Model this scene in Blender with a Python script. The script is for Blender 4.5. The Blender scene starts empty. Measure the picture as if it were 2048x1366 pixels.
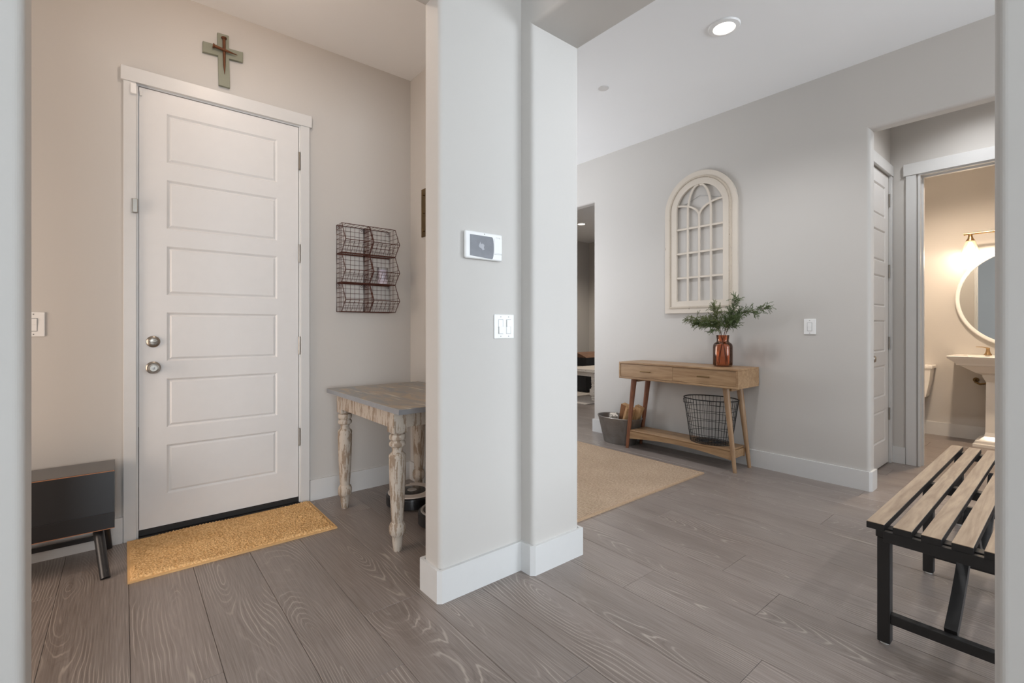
import bpy, bmesh, math, random
from mathutils import Vector, Matrix
random.seed(7)
S = bpy.context.scene
C = S.collection
PI = math.pi

# ------------------------------------------------------------------ camera, world, light, exposure
cam_d = bpy.data.cameras.new('camera')
cam = bpy.data.objects.new('camera', cam_d); C.objects.link(cam)
cam.location = (0, 0, 1.15)
cam.rotation_euler = (PI / 2, 0, -math.atan(777 / 941.6))
cam_d.sensor_width = 36; cam_d.lens = 36 * 941.6 / 2048
cam_d.shift_y = -26 / 2048
cam_d.clip_start = 0.02
S.camera = cam
S.view_settings.view_transform = 'Standard'
S.view_settings.look = 'None'
S.view_settings.gamma = 1
S.view_settings.exposure = 0.08
S.view_settings.use_curve_mapping = False
S.cycles.use_denoising = True
S.cycles.max_bounces = 10
S.cycles.diffuse_bounces = 6
S.cycles.caustics_reflective = False
S.cycles.caustics_refractive = False
w = bpy.data.worlds.new('daylight'); S.world = w; w.use_nodes = True
w.node_tree.nodes['Background'].inputs[0].default_value = (0.80, 0.88, 1.0, 1)
w.node_tree.nodes['Background'].inputs[1].default_value = 1.0

def area(name, loc, rot, sx, sy, power, col):
    d = bpy.data.lights.new(name, 'AREA'); d.shape = 'RECTANGLE'; d.size = sx; d.size_y = sy
    d.energy = power; d.color = col
    o = bpy.data.objects.new(name, d); C.objects.link(o); o.location = loc; o.rotation_euler = rot
    return o
def lamp(name, loc, power, col, radius=0.05, kind='POINT', parent=None):
    d = bpy.data.lights.new(name, kind); d.energy = power; d.color = col; d.shadow_soft_size = radius
    if kind == 'SPOT': d.spot_size = math.radians(140); d.spot_blend = 0.7
    o = bpy.data.objects.new(name, d); C.objects.link(o)
    o.location = loc
    if parent: o.parent = parent; o.location = Vector(loc) - Vector(parent['_o'])
    return o
# area lights at unseen windows; living- and front-room ones added as fill; tilted up to brighten ceilings
area('daylight_great_room', (4.3, -4.42, 1.5), (PI / 2 + .55, 0, 0), 3.4, 2.3, 258, (0.84, 0.92, 1.0))
area('living_room_fill', (-1.5, -4.42, 1.5), (PI / 2 + .42, 0, 0), 2.8, 2.3, 222, (0.85, 0.93, 1.0))
area('hall_side_fill', (1.745, 4.9, 1.45), (PI / 2 + .8, 0, -PI / 2), 2.6, 2.2, 76, (0.92, 0.95, 1.0))
# warm fill added in an unseen doorway of the entry's left wall
area('entry_side_fill', (-1.66, 2.55, 1.0), (PI / 2, 0, -PI / 2), .8, 1.8, 24, (1.0, 0.79, 0.63))

# ------------------------------------------------------------------ node helpers
class G:
    def __init__(s, name):
        s.mat = bpy.data.materials.new(name); s.mat.use_nodes = True
        s.nt = s.mat.node_tree; s.b = s.nt.nodes['Principled BSDF']; s.tc = None
    def n(s, t, **kw):
        x = s.nt.nodes.new(t)
        for k, v in kw.items(): setattr(x, k, v)
        return x
    def put(s, sock, v):
        if hasattr(v, 'is_output') or isinstance(v, bpy.types.NodeSocket): s.nt.links.new(v, sock)
        else: sock.default_value = v
    def co(s, kind='Object'):
        if not s.tc: s.tc = s.n('ShaderNodeTexCoord')
        return s.tc.outputs[kind]
    def map(s, v, scale=(1, 1, 1), loc=(0, 0, 0), rot=(0, 0, 0)):
        m = s.n('ShaderNodeMapping'); s.put(m.inputs[0], v)
        s.put(m.inputs[1], loc); s.put(m.inputs[2], rot); s.put(m.inputs[3], scale)
        return m.outputs[0]
    def noise(s, v, scale=5, detail=3, rough=.5, dist=0):
        m = s.n('ShaderNodeTexNoise'); s.put(m.inputs['Vector'], v)
        m.inputs['Scale'].default_value = scale; m.inputs['Detail'].default_value = detail
        m.inputs['Roughness'].default_value = rough; m.inputs['Distortion'].default_value = dist
        return m.outputs[0]
    def vor(s, v, scale=5, feature='F1'):
        m = s.n('ShaderNodeTexVoronoi', feature=feature); s.put(m.inputs['Vector'], v); m.inputs['Scale'].default_value = scale
        return m.outputs[0]
    def m(s, op, a, b=0.0, c=None, clamp=False):
        x = s.n('ShaderNodeMath', operation=op); x.use_clamp = clamp
        s.put(x.inputs[0], a); s.put(x.inputs[1], b)
        if c is not None: s.put(x.inputs[2], c)
        return x.outputs[0]
    def sep(s, v):
        x = s.n('ShaderNodeSeparateXYZ'); s.put(x.inputs[0], v); return x.outputs
    def comb(s, a, b, c):
        x = s.n('ShaderNodeCombineXYZ'); s.put(x.inputs[0], a); s.put(x.inputs[1], b); s.put(x.inputs[2], c); return x.outputs[0]
    def vadd(s, a, b):
        x = s.n('ShaderNodeVectorMath', operation='ADD'); s.put(x.inputs[0], a); s.put(x.inputs[1], b); return x.outputs[0]
    def rnd(s): return s.n('ShaderNodeObjectInfo').outputs['Random']
    def rng(s, v, a, b, c=0, d=1, smooth=False):
        x = s.n('ShaderNodeMapRange'); x.clamp = True
        if smooth: x.interpolation_type = 'SMOOTHSTEP'
        s.put(x.inputs[0], v)
        for i, q in enumerate((a, b, c, d)): s.put(x.inputs[i + 1], q)
        return x.outputs[0]
    def mix(s, f, a, b, blend='MIX'):
        x = s.n('ShaderNodeMix', data_type='RGBA', blend_type=blend)
        s.put(x.inputs[0], f); s.put(x.inputs[6], col(a)); s.put(x.inputs[7], col(b)); return x.outputs[2]
    def bump(s, h, strength=.2, dist=.002):
        x = s.n('ShaderNodeBump'); s.put(x.inputs['Height'], h)
        x.inputs['Strength'].default_value = strength; x.inputs['Distance'].default_value = dist
        s.nt.links.new(x.outputs[0], s.b.inputs['Normal'])
    def set(s, base=None, rough=None, metal=None, spec=None, **kw):
        if base is not None: s.put(s.b.inputs['Base Color'], col(base))
        if rough is not None: s.put(s.b.inputs['Roughness'], rough)
        if metal is not None: s.put(s.b.inputs['Metallic'], metal)
        if spec is not None: s.put(s.b.inputs['Specular IOR Level'], spec)
        for k, v in kw.items(): s.put(s.b.inputs[k.replace('_', ' ')], v)
        return s.mat
def lin(c): return c / 12.92 if c <= .04045 else ((c + .055) / 1.055) ** 2.4
def col(c):
    """(r,g,b) in 0-255 sRGB -> linear RGBA; sockets and RGBA pass through"""
    if isinstance(c, tuple) and len(c) == 3: return tuple(lin(q / 255) for q in c) + (1,)
    return c

def flat(name, c, rough=.5, metal=0, spec=.5, var=0.06, scale=18, **kw):
    g = G(name); n = g.noise(g.co(), scale, 3)
    k = 1 - var
    g.set(g.mix(n, tuple(q * k for q in c), tuple(min(255, q * (1 + var)) for q in c)), rough, metal, spec, **kw)
    return g.mat

M = {}
# painted, hand-trowelled drywall
def paint(name, c, bump=.25):
    g = G(name); v = g.co()
    n1 = g.noise(v, 7, 4, .55, .6); n2 = g.noise(v, 45, 2)
    g.set(g.mix(g.noise(v, 1.3, 2), tuple(q * .985 for q in c), tuple(q * 1.01 for q in c)), .62, 0, .3)
    g.bump(g.m('ADD', n1, g.m('MULTIPLY', n2, .12)), bump, .004)
    return g.mat
M['wall'] = paint('greige_wall_paint', (199, 195.5, 191))
M['ceil'] = paint('white_ceiling_paint', (242, 243, 244), .12)
M['trim'] = flat('white_trim_paint', (213, 213, 212), .35, var=.01)
M['door'] = flat('white_door_paint', (224, 223, 222), .38, var=.01)
M['plastic'] = flat('white_plastic', (236, 236, 235), .35, var=.01)
M['plastic2'] = flat('offwhite_plastic', (222, 222, 220), .4, var=.01)
M['plastic3'] = flat('greyish_plastic_cap', (214, 212, 210), .4, var=.01)
M['dark'] = flat('black_rubber', (28, 27, 27), .6)
M['void'] = flat('dark_gap', (20, 18, 17), .9)
M['nickel'] = flat('satin_nickel', (164, 158, 150), .30, 1, var=.03)
M['bronze'] = flat('aged_brass', (120, 98, 66), .35, 1)
M['champagne'] = flat('champagne_bronze', (190, 160, 120), .3, 1)
M['porcelain'] = flat('white_porcelain', (238, 234, 228), .12, var=.005)
M['zincgrey'] = flat('screw_grey', (150, 150, 150), .4, .6)

# limed oak floor planks
def floor_mat(name):
    g = G(name); x, y, z = g.sep(g.co()); r = g.rnd()
    r2 = g.m('FRACT', g.m('MULTIPLY', r, 17.31)); r3 = g.m('FRACT', g.m('MULTIPLY', r, 91.7))
    off = g.comb(g.m('MULTIPLY', r, 31), g.m('MULTIPLY', r2, 57), g.m('MULTIPLY', r3, 23))
    v = g.vadd(g.comb(x, y, 0), off)
    big = g.m('SUBTRACT', g.noise(g.map(v, (2.0, .75, 1)), 1.0, 1.5, .4), .5)
    wob = g.m('SUBTRACT', g.noise(g.map(v, (6, 1.5, 1)), 1.0, 3, .55), .5)
    fine = g.m('SUBTRACT', g.noise(g.map(v, (40, 4, 1)), 1.0, 2), .5)
    xx = g.m('ADD', g.m('ADD', x, g.m('MULTIPLY', wob, .055)), g.m('MULTIPLY', g.m('SUBTRACT', r2, .5), .16))
    h = g.m('MULTIPLY', big, .62)
    rr = g.m('SQRT', g.m('ADD', g.m('MULTIPLY', xx, xx), g.m('MULTIPLY', h, h)))
    ph = g.m('ADD', g.m('MULTIPLY', rr, g.rng(r3, 0, 1, 72, 108)), g.m('MULTIPLY', fine, .9))
    saw = g.m('FRACT', ph)
    tri = g.m('ABSOLUTE', g.m('SUBTRACT', g.m('MULTIPLY', saw, 2), 1))
    line = g.rng(tri, .70, .99, 0, 1, True)
    msk = g.rng(g.noise(g.map(v, (9, 2.4, 1)), 1.0, 2), .42, .66, .08, 1, True)
    fib = g.noise(g.map(v, (210, 5, 1)), 1.0, 2.5, .65)
    tone = g.noise(g.map(v, (6, .8, 1)), 1.0, 3, .5)
    base = g.mix(g.rng(tone, .3, .7), (116, 105, 98), (144, 133, 127))
    base = g.mix(g.m('MULTIPLY', g.rng(r3, 0, 1), .5), base, (126, 118, 113))
    fibc = g.mix(g.rng(fib, .35, .7), (104, 92, 85), (168, 158, 151))
    base = g.mix(.34, base, fibc)
    lc = g.mix(.5, (176, 164, 154), (190, 180, 170))
    c = g.mix(g.m('MULTIPLY', g.m('MULTIPLY', line, msk), .7), base, lc)
    dk = g.rng(tri, .0, .3, .22, 0, True)
    c = g.mix(g.m('MULTIPLY', dk, msk), c, (72, 60, 54))
    g.set(c, g.rng(fib, .3, .7, .28, .38), 0, .55)
    g.bump(g.m('ADD', g.m('MULTIPLY', line, -.4), fib), .14, .001)
    return g.mat
M['floor'] = floor_mat('limed_oak_planks')
M['subfloor'] = flat('dark_subfloor', (58, 50, 46), .8)  # dark slab under the planks, showing at the joints

def wood(name, c1, c2, along='y', rough=.45, fine=60, ring=9, spec=.5, bump=.06):
    g = G(name); v = g.co(); r = g.rnd()
    sc = {'x': (.5, 6, 6), 'y': (6, .5, 6), 'z': (6, 6, .5)}[along]
    v2 = g.vadd(v, g.comb(g.m('MULTIPLY', r, 9), g.m('MULTIPLY', r, 5), g.m('MULTIPLY', r, 3)))
    a = g.noise(g.map(v2, sc), 1.6, 4, .55, .8)
    b = g.noise(g.map(v2, tuple(q * fine / 6 for q in sc)), 1.0, 3, .6)
    rg = g.m('FRACT', g.m('MULTIPLY', a, ring))
    rg = g.m('ABSOLUTE', g.m('SUBTRACT', g.m('MULTIPLY', rg, 2), 1))
    f = g.m('ADD', g.m('MULTIPLY', rg, .5), g.m('MULTIPLY', g.rng(b, .3, .7), .5))
    g.set(g.mix(f, c1, c2), rough, 0, spec); g.bump(b, bump, .001)
    return g.mat
M['acacia'] = wood('honey_acacia_wood', (140, 107, 75), (176, 145, 110), 'y', .42, ring=5)
M['acacia_leg'] = wood('turned_acacia_leg', (138, 106, 76), (176, 146, 114), 'z', .42)
M['acacia_leg_shaded'] = wood('shaded_acacia_leg', (104, 60, 40), (142, 92, 64), 'z', .42)  # same acacia for the left legs, with their shade put into the colour
M['oak'] = wood('weathered_oak_slat', (138, 116, 96), (178, 156, 132), 'x', .5, ring=6)
M['log'] = wood('split_firewood', (150, 108, 66), (206, 168, 122), 'z', .8, ring=6)
M['bark'] = wood('rough_bark', (92, 58, 36), (156, 108, 70), 'z', .9, ring=8, bump=.4)
def birch():
    g = G('birch_bark'); v = g.co()
    n = g.noise(g.map(v, (30, 30, 90)), 1.0, 3, .6)
    g.set(g.mix(g.rng(n, .52, .6), (222, 214, 202), (84, 72, 62)), .8); return g.mat
M['birch'] = birch()
def distress(name, c, under, amt=.62, sc=(14, 14, 5)):
    g = G(name); v = g.co()
    n = g.noise(g.map(v, sc), 2.0, 5, .65); n2 = g.noise(v, 90, 3)
    f = g.rng(g.m('ADD', n, g.m('MULTIPLY', n2, .12)), amt, amt + .06)
    t = g.noise(v, 5, 3)
    g.set(g.mix(f, g.mix(t, tuple(q * .94 for q in c), c), under), .7); g.bump(n2, .15, .001)
    return g.mat
M['cream'] = distress('distressed_cream_paint', (220, 210, 197), (110, 90, 72), .76)
M['cream_edge'] = distress('worn_bead_edge', (202, 190, 174), (110, 92, 76), .68, (40, 40, 40))
M['whitewash'] = distress('whitewashed_pine', (188, 177, 164), (142, 124, 106), .56, (26, 26, 4))
M['greywash'] = distress('grey_glazed_white', (214, 204, 192), (90, 78, 70), .68, (20, 20, 20))
M['blackpaint'] = distress('worn_black_paint', (36, 36, 38), (150, 112, 84), .82, (20, 20, 20))
M['blackpaint'].node_tree.nodes['Principled BSDF'].inputs['Roughness'].default_value = .34
M['black_sheen'] = flat('black_top_with_sheen', (62, 58, 56), .2, spec=.9)  # same black paint, lightened to carry the wall's reflection on the top
M['bareedge'] = flat('rubbed_bare_edge', (168, 116, 82), .6)
def zinc():
    g = G('zinc_table_top'); v = g.co()
    n = g.noise(g.map(v, (3, 1.2, 1)), 2.5, 5, .65, 1.2); n2 = g.noise(g.map(v, (20, 2, 1)), 2, 3)
    c = g.mix(g.rng(n, .42, .62), (146, 146, 145), (182, 164, 140))
    c = g.mix(g.rng(n2, .58, .72), c, (208, 200, 186))
    g.set(c, .38, .25); return g.mat
M['zinc'] = zinc()
M['zincedge'] = flat('zinc_edge', (150, 152, 156), .35, .5)
M['blackwood'] = flat('matte_black_lacquer', (38, 37, 37), .45)
M['blackwire'] = flat('black_wire', (26, 25, 26), .45, .3)
M['rust'] = flat('rusty_wire', (82, 46, 36), .7, .3, var=.2, scale=60)
M['nail'] = flat('rusted_iron', (98, 62, 40), .6, .5, var=.3, scale=40)
M['sage'] = distress('sage_grey_paint', (140, 142, 126), (96, 84, 70), .74)
M['galv'] = (lambda g: (g.set(g.mix(g.noise(g.co(), 9, 4, .6, .8), (112, 104, 96), (176, 174, 172)), .34, .75), g.mat)[1])(G('galvanised_steel'))
M['candle'] = flat('pale_lilac_wax', (214, 204, 214), .5, Subsurface_Weight=.0)
M['wick'] = M['void']
M['screen'] = flat('grey_display', (120, 122, 128), .18, var=.1, scale=30)
M['sticker'] = flat('pale_smudge', (166, 168, 174), .3)
M['robot_black'] = flat('gloss_black_plastic', (30, 30, 32), .22)
M['robot_white'] = flat('robot_pearl', (202, 192, 184), .3)
M['robot_grey'] = flat('robot_button', (150, 146, 142), .35)
M['leaf'] = (lambda g: (g.set(g.mix(g.noise(g.co(), 22, 3), (48, 68, 34), (112, 126, 78)), .6), g.mat)[1])(G('cedar_green'))
M['leaf2'] = (lambda g: (g.set(g.mix(g.noise(g.co(), 22, 3), (68, 80, 42), (132, 138, 90)), .6), g.mat)[1])(G('olive_green'))
M['stem'] = flat('brown_stem', (92, 66, 50), .7)
def thin_glass(name, tint, refl=.9):
    g = G(name); t = g.n('ShaderNodeBsdfTransparent'); t.inputs[0].default_value = tint + (1,)
    q = g.n('ShaderNodeBsdfGlossy'); q.inputs['Roughness'].default_value = .04
    fz = g.n('ShaderNodeFresnel'); fz.inputs[0].default_value = 1.45
    m = g.n('ShaderNodeMixShader'); g.put(m.inputs[0], g.m('MULTIPLY', fz.outputs[0], refl)); g.put(m.inputs[1], t.outputs[0]); g.put(m.inputs[2], q.outputs[0])
    g.nt.links.new(m.outputs[0], g.nt.nodes['Material Output'].inputs[0]); return g.mat
def amber(): return thin_glass('amber_glass', (.90, .66, .53))
M['amber'] = amber()
M['mirror'] = flat('mirror_silver', (236, 240, 242), .01, 1, var=0)
M['mframe'] = flat('white_mirror_frame', (226, 226, 224), .35)
M['chestwood'] = wood('dark_walnut_lid', (92, 66, 50), (140, 104, 80), 'x', .5)
M['charcoal'] = flat('charcoal_fabric', (52, 53, 56), .9, var=.2, scale=60)
M['rugpale'] = flat('pale_rug', (190, 182, 174), .95, var=.1, scale=40)
def jute():
    g = G('woven_jute'); v = g.co(); x, y, z = g.sep(v)
    a = g.m('SINE', g.m('MULTIPLY', x, 620)); b = g.m('SINE', g.m('MULTIPLY', y, 420))
    wv = g.m('MULTIPLY', a, b); n = g.noise(g.map(v, (45, 120, 1)), 1, 4, .7); n2 = g.noise(v, 3, 2)
    f = g.m('ADD', g.m('ADD', g.m('MULTIPLY', wv, .25), g.m('MULTIPLY', n, 1.1)), g.m('MULTIPLY', n2, .2))
    g.set(g.mix(g.rng(f, .3, 1.05), (136, 112, 90), (226, 202, 176)), .95, 0, .1); g.bump(wv, .6, .004); return g.mat
M['jute'] = jute()
M['juteedge'] = flat('jute_binding', (178, 152, 126), .9, 0, .1, .12, 80)
def chenille():
    g = G('tan_chenille'); v = g.co(); n = g.vor(g.map(v, (110, 130, 60)), 1); n2 = g.noise(v, 9, 2)
    g.set(g.mix(g.rng(g.m('ADD', n, g.m('MULTIPLY', n2, .25)), .25, 1.0), (250, 210, 154), (202, 156, 102)), .95, 0, .1); g.bump(g.m('MULTIPLY', n, -1), .8, .006); return g.mat  # colour darkened between tufts, painting in the shade of the gaps
M['chenille'] = chenille()
M['matedge'] = flat('tan_mat_border', (218, 176, 124), .95, 0, .1)
def emit(name, c, strength):
    g = G(name); g.set(c, .4); g.put(g.b.inputs['Emission Color'], col(c)); g.b.inputs['Emission Strength'].default_value = strength; return g.mat
M['lens'] = emit('lit_downlight_lens', (255, 244, 228), 9)
M['bulb'] = emit('lit_warm_bulb', (255, 220, 165), 9)
def frosted():
    g = G('frosted_glass_shade'); g.set((255, 246, 230), .35, 0, .4, Transmission_Weight=.75, IOR=1.1)
    g.put(g.b.inputs['Emission Color'], col((255, 224, 180))); g.b.inputs['Emission Strength'].default_value = .12
    return g.mat
M['shade'] = frosted()

# ------------------------------------------------------------------ mesh helpers
class B:
    def __init__(s): s.bm = bmesh.new()
    def face(s, pts):
        return s.bm.faces.new([s.bm.verts.new(p) for p in pts])
    def box(s, x0, x1, y0, y1, z0, z1, bev=0, seg=2, mtx=None):
        P = [(x0, y0, z0), (x1, y0, z0), (x1, y1, z0), (x0, y1, z0), (x0, y0, z1), (x1, y0, z1), (x1, y1, z1), (x0, y1, z1)]
        if mtx is not None: P = [mtx @ Vector(p) for p in P]
        v = [s.bm.verts.new(p) for p in P]
        fs = [s.bm.faces.new([v[i] for i in q]) for q in ((3, 2, 1, 0), (4, 5, 6, 7), (0, 1, 5, 4), (1, 2, 6, 5), (2, 3, 7, 6), (3, 0, 4, 7))]
        if bev:
            es = list({e for f in fs for e in f.edges})
            bmesh.ops.bevel(s.bm, geom=es, offset=bev, segments=seg, profile=.5, affect='EDGES')
        return s
    def ext(s, pts, axis, a0, a1, bev=None, r=.02, seg=8):
        """extrude a 2-D polygon; axis x: pts=(y,z), y: pts=(x,z), z: pts=(x,y); bev(v1,v2)->bool picks edges to round"""
        def P(p, a): return {'x': (a, p[0], p[1]), 'y': (p[0], a, p[1]), 'z': (p[0], p[1], a)}[axis]
        lo = [s.bm.verts.new(P(p, a0)) for p in pts]; hi = [s.bm.verts.new(P(p, a1)) for p in pts]
        n = len(pts); fs = [s.bm.faces.new(lo), s.bm.faces.new(hi[::-1])]
        for i in range(n):
            j = (i + 1) % n; fs.append(s.bm.faces.new((lo[i], hi[i], hi[j], lo[j])))
        bmesh.ops.recalc_face_normals(s.bm, faces=fs)
        if bev:
            es = [e for e in {e for f in fs for e in f.edges} if bev(e.verts[0].co, e.verts[1].co)]
            if es: bmesh.ops.bevel(s.bm, geom=es, offset=r, segments=seg, profile=.5, affect='EDGES')
        return s
    def tube(s, pts, r, seg=8, caps=True, closed=False, flat=1.0):
        pts = [Vector(p) for p in pts]; n = len(pts)
        rs = r if isinstance(r, (list, tuple)) else [r] * n
        rings = []; up = None
        for i, p in enumerate(pts):
            if closed: t = (pts[(i + 1) % n] - pts[i - 1])
            else: t = (pts[min(i + 1, n - 1)] - pts[max(i - 1, 0)])
            t.normalize()
            if up is None:
                up = Vector((0, 0, 1)) if abs(t.z) < .9 else Vector((0, 1, 0))
            a = up - t * up.dot(t)
            if a.length < 1e-5: a = t.orthogonal()
            a.normalize(); b = t.cross(a); up = a
            rings.append([s.bm.verts.new(p + (a * math.cos(q) * flat + b * math.sin(q)) * rs[i]) for q in [2 * PI * (k + .5) / seg for k in range(seg)]])
        for i in range(n if closed else n - 1):
            A, Bq = rings[i], rings[(i + 1) % n]
            for k in range(seg):
                l = (k + 1) % seg; s.bm.faces.new((A[k], A[l], Bq[l], Bq[k]))
        if caps and not closed:
            s.bm.faces.new(rings[0][::-1]); s.bm.faces.new(rings[-1])
        return s
    def lathe(s, prof, c=(0, 0, 0), seg=24, axis='z', sx=1, sy=1, close=False):
        rings = []
        def P(r, h, q):
            a, b = r * math.cos(q) * sx, r * math.sin(q) * sy
            return {'z': (c[0] + a, c[1] + b, c[2] + h), 'y': (c[0] + a, c[1] + h, c[2] + b), 'x': (c[0] + h, c[1] + a, c[2] + b)}[axis]
        for r, h in prof:
            if r < 1e-6: rings.append([s.bm.verts.new(P(0, h, 0))])
            else: rings.append([s.bm.verts.new(P(r, h, 2 * PI * k / seg)) for k in range(seg)])
        m = len(rings); fs = []
        for i in range(m if close else m - 1):
            A, Q = rings[i], rings[(i + 1) % m]
            for k in range(seg):
                l = (k + 1) % seg
                if len(A) == 1 and len(Q) == 1: continue
                if len(A) == 1: fs.append(s.bm.faces.new((A[0], Q[k], Q[l])))
                elif len(Q) == 1: fs.append(s.bm.faces.new((A[k], A[l], Q[0])))
                else: fs.append(s.bm.faces.new((A[k], A[l], Q[l], Q[k])))
        bmesh.ops.recalc_face_normals(s.bm, faces=fs)
        return s
    def ring2(s, outer, inner, axis, a0, a1):
        """closed frame between two outlines with equal point counts"""
        def P(p, a): return {'x': (a, p[0], p[1]), 'y': (p[0], a, p[1]), 'z': (p[0], p[1], a)}[axis]
        L = [[s.bm.verts.new(P(p, a)) for p in pl] for pl, a in ((outer, a0), (outer, a1), (inner, a1), (inner, a0))]
        n = len(outer); fs = []
        for q in range(4):
            A, Q = L[q], L[(q + 1) % 4]
            for i in range(n):
                j = (i + 1) % n; fs.append(s.bm.faces.new((A[i], A[j], Q[j], Q[i])))
        bmesh.ops.recalc_face_normals(s.bm, faces=fs)
        return s
    def done(s, name, mat, parent=None, smooth=None, fix=False):
        if fix: bmesh.ops.recalc_face_normals(s.bm, faces=s.bm.faces[:])
        me = bpy.data.meshes.new(name)
        if parent is not None: o0 = Vector(parent['_o'])
        else:
            vs = [v.co for v in s.bm.verts]
            o0 = Vector(((min(v.x for v in vs) + max(v.x for v in vs)) / 2, (min(v.y for v in vs) + max(v.y for v in vs)) / 2, min(v.z for v in vs)))
        bmesh.ops.translate(s.bm, verts=s.bm.verts[:], vec=-o0)
        s.bm.to_mesh(me); s.bm.free()
        me.materials.append(M[mat] if isinstance(mat, str) else mat)
        if smooth:
            me.shade_smooth(); me.set_sharp_from_angle(angle=math.radians(smooth))
        o = bpy.data.objects.new(name, me); C.objects.link(o)
        if parent is not None: o.parent = parent
        else: o.location = o0
        o['_o'] = tuple(o0)
        return o
def thing(name, label, cat, loc, group=None, kind=None):
    o = bpy.data.objects.new(name, None); C.objects.link(o); o.location = loc; o['_o'] = tuple(loc)
    o.empty_display_size = .05
    return tag(o, label, cat, group, kind)
def tag(o, label=None, cat=None, group=None, kind=None):
    if label: o['label'] = label
    if cat: o['category'] = cat
    if group: o['group'] = group
    if kind: o['kind'] = kind
    return o
def struct(o, label, cat): return tag(o, label, cat, kind='structure')
def stuff(o): o['kind'] = 'stuff'; return o

# ------------------------------------------------------------------ setting
CH = 3.05
HD = 2.57       # opening heads
DW = 3.285      # door wall plane
CW = 4.066      # console wall plane
FL = struct(B().box(-3.4, 8.4, -4.7, 7.2, -.06, -.006).done('floor', 'subfloor'), 'grey-brown limed oak plank floor running through hall and entry', 'floor')
# planks run along Y, 241.5 mm wide; measured end joints, other rows staggered
PW = .2415; X0 = .018
known = {2: 1.483, 4: 1.07, 6: .708, 7: 1.298, 8: .836, 9: 1.088, 10: 1.66}
LP = 1.83
for k in range(-8, 29):
    xa = X0 + k * PW; xc = xa + PW / 2
    j0 = known.get(k, (k * .61 + (k % 3) * .37) % LP)
    if xc < 1.72: rngs = [(-.9, 3.45)]
    elif xc < 4.2: rngs = [(-1.4, 6.9)]
    else: rngs = [(-.9, 2.2), (2.9, 6.9)] if xc < 6.85 else [(2.9, 6.9)]
    for (ya, yb) in rngs:
        j = j0 - math.ceil((j0 - ya) / LP) * LP
        while j < yb:
            y0, y1 = max(j, ya), min(j + LP, yb); j += LP
            if y1 - y0 < .02: continue
            b = B().box(xa + .0006, xa + PW - .0006, y0 + .0005, y1 - .0005, -.012, 0, .0012, 1)
            bm = b.bm
            me = bpy.data.meshes.new('plank')
            c0 = Vector((xc, (y0 + y1) / 2, 0)); bmesh.ops.translate(bm, verts=bm.verts[:], vec=-c0)
            bm.to_mesh(me); bm.free(); me.materials.append(M['floor'])
            o = bpy.data.objects.new('plank', me); C.objects.link(o); o.parent = FL
            o.location = c0 - Vector(FL['_o'])
struct(B().box(-3.4, 8.4, -4.7, 7.2, CH, CH + .1).done('ceiling', 'ceil'), 'smooth white ceiling over hall and entry', 'ceiling')

def vert(x=None, y=None):
    """edge test: both ends on one of the given coordinate values (vertical jamb edges and head edges of an opening)"""
    return None
def opening_bevel(axis, jambs, head):
    i = 0 if axis == 'y' else 1
    def f(a, b):
        if abs(a.z - b.z) > .5:            # vertical edge at a jamb
            return any(abs(a[i] - q) < 1e-4 and abs(b[i] - q) < 1e-4 for q in jambs) and max(a.z, b.z) < CH - .01
        return abs(a.z - head) < 1e-4 and abs(b.z - head) < 1e-4 and abs(a[i] - b[i]) > .3
    return f
# wall with the opening from the camera's room into the entry
struct(B().ext([(-3.2, 0), (-.194, 0), (-.194, HD), (1.022, HD), (1.022, 0), (1.478, 0), (1.478, CH), (-3.2, CH)], 'y', 1.714, 1.85,
       opening_bevel('y', (-.194, 1.022), HD), .022).done('wall_front', 'wall'), 'pale grey wall with rounded corners opening into the entry', 'wall')
# wall with the opening from the camera's room into the hall, and the pilaster
struct(B().ext([(-4.5, 0), (.124, 0), (.124, HD), (1.632, HD), (1.632, 0), (1.80, 0), (1.80, CH), (-4.5, CH)], 'x', 1.471, 1.789,
       opening_bevel('x', (.124, 1.632), HD), .022).done('wall_center', 'wall'), 'thick pale grey wall with rounded opening into the hall', 'wall')
struct(B().box(1.70, 1.789, 1.79, 3.55, 0, CH).box(1.70, 1.789, 6.25, 7.05, 0, CH).box(1.70, 1.789, 3.55, 6.25, 0, .3).box(1.70, 1.789, 3.55, 6.25, 2.6, CH).done('wall_hall', 'wall'), 'greige side wall of the entry nook', 'wall')
# console wall with two openings
OA, OB = .955, 3.487
struct(B().ext([(-1.3, 0), (-.35, 0), (-.35, 2.56), (OA, 2.56), (OA, 0), (OB, 0), (OB, 2.56), (4.9, 2.56), (4.9, 0), (7.05, 0), (7.05, CH), (-1.3, CH)],
       'x', CW, 4.18, opening_bevel('x', (-.35, OA, OB, 4.9), 2.56), .022).done('wall_right', 'wall'), 'long greige hall wall behind the console table', 'wall')
# entry door wall
struct(B().ext([(-1.7, 0), (.045, 0), (.045, 2.487), (.907, 2.487), (.907, 0), (1.72, 0), (1.72, CH), (-1.7, CH)], 'y', DW, DW + .115)
       .done('wall_back', 'wall'), 'tan-lit greige wall around the white entry door', 'wall')
struct(B().ext([(1.8, 0), (2.1, 0), (2.1, 2.2), (3.0, 2.2), (3.0, 0), (3.4, 0), (3.4, CH), (1.8, CH)], 'x', -1.75, -1.6).done('wall_left', 'wall'), 'side wall of the entry beyond the black bench', 'wall')
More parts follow.
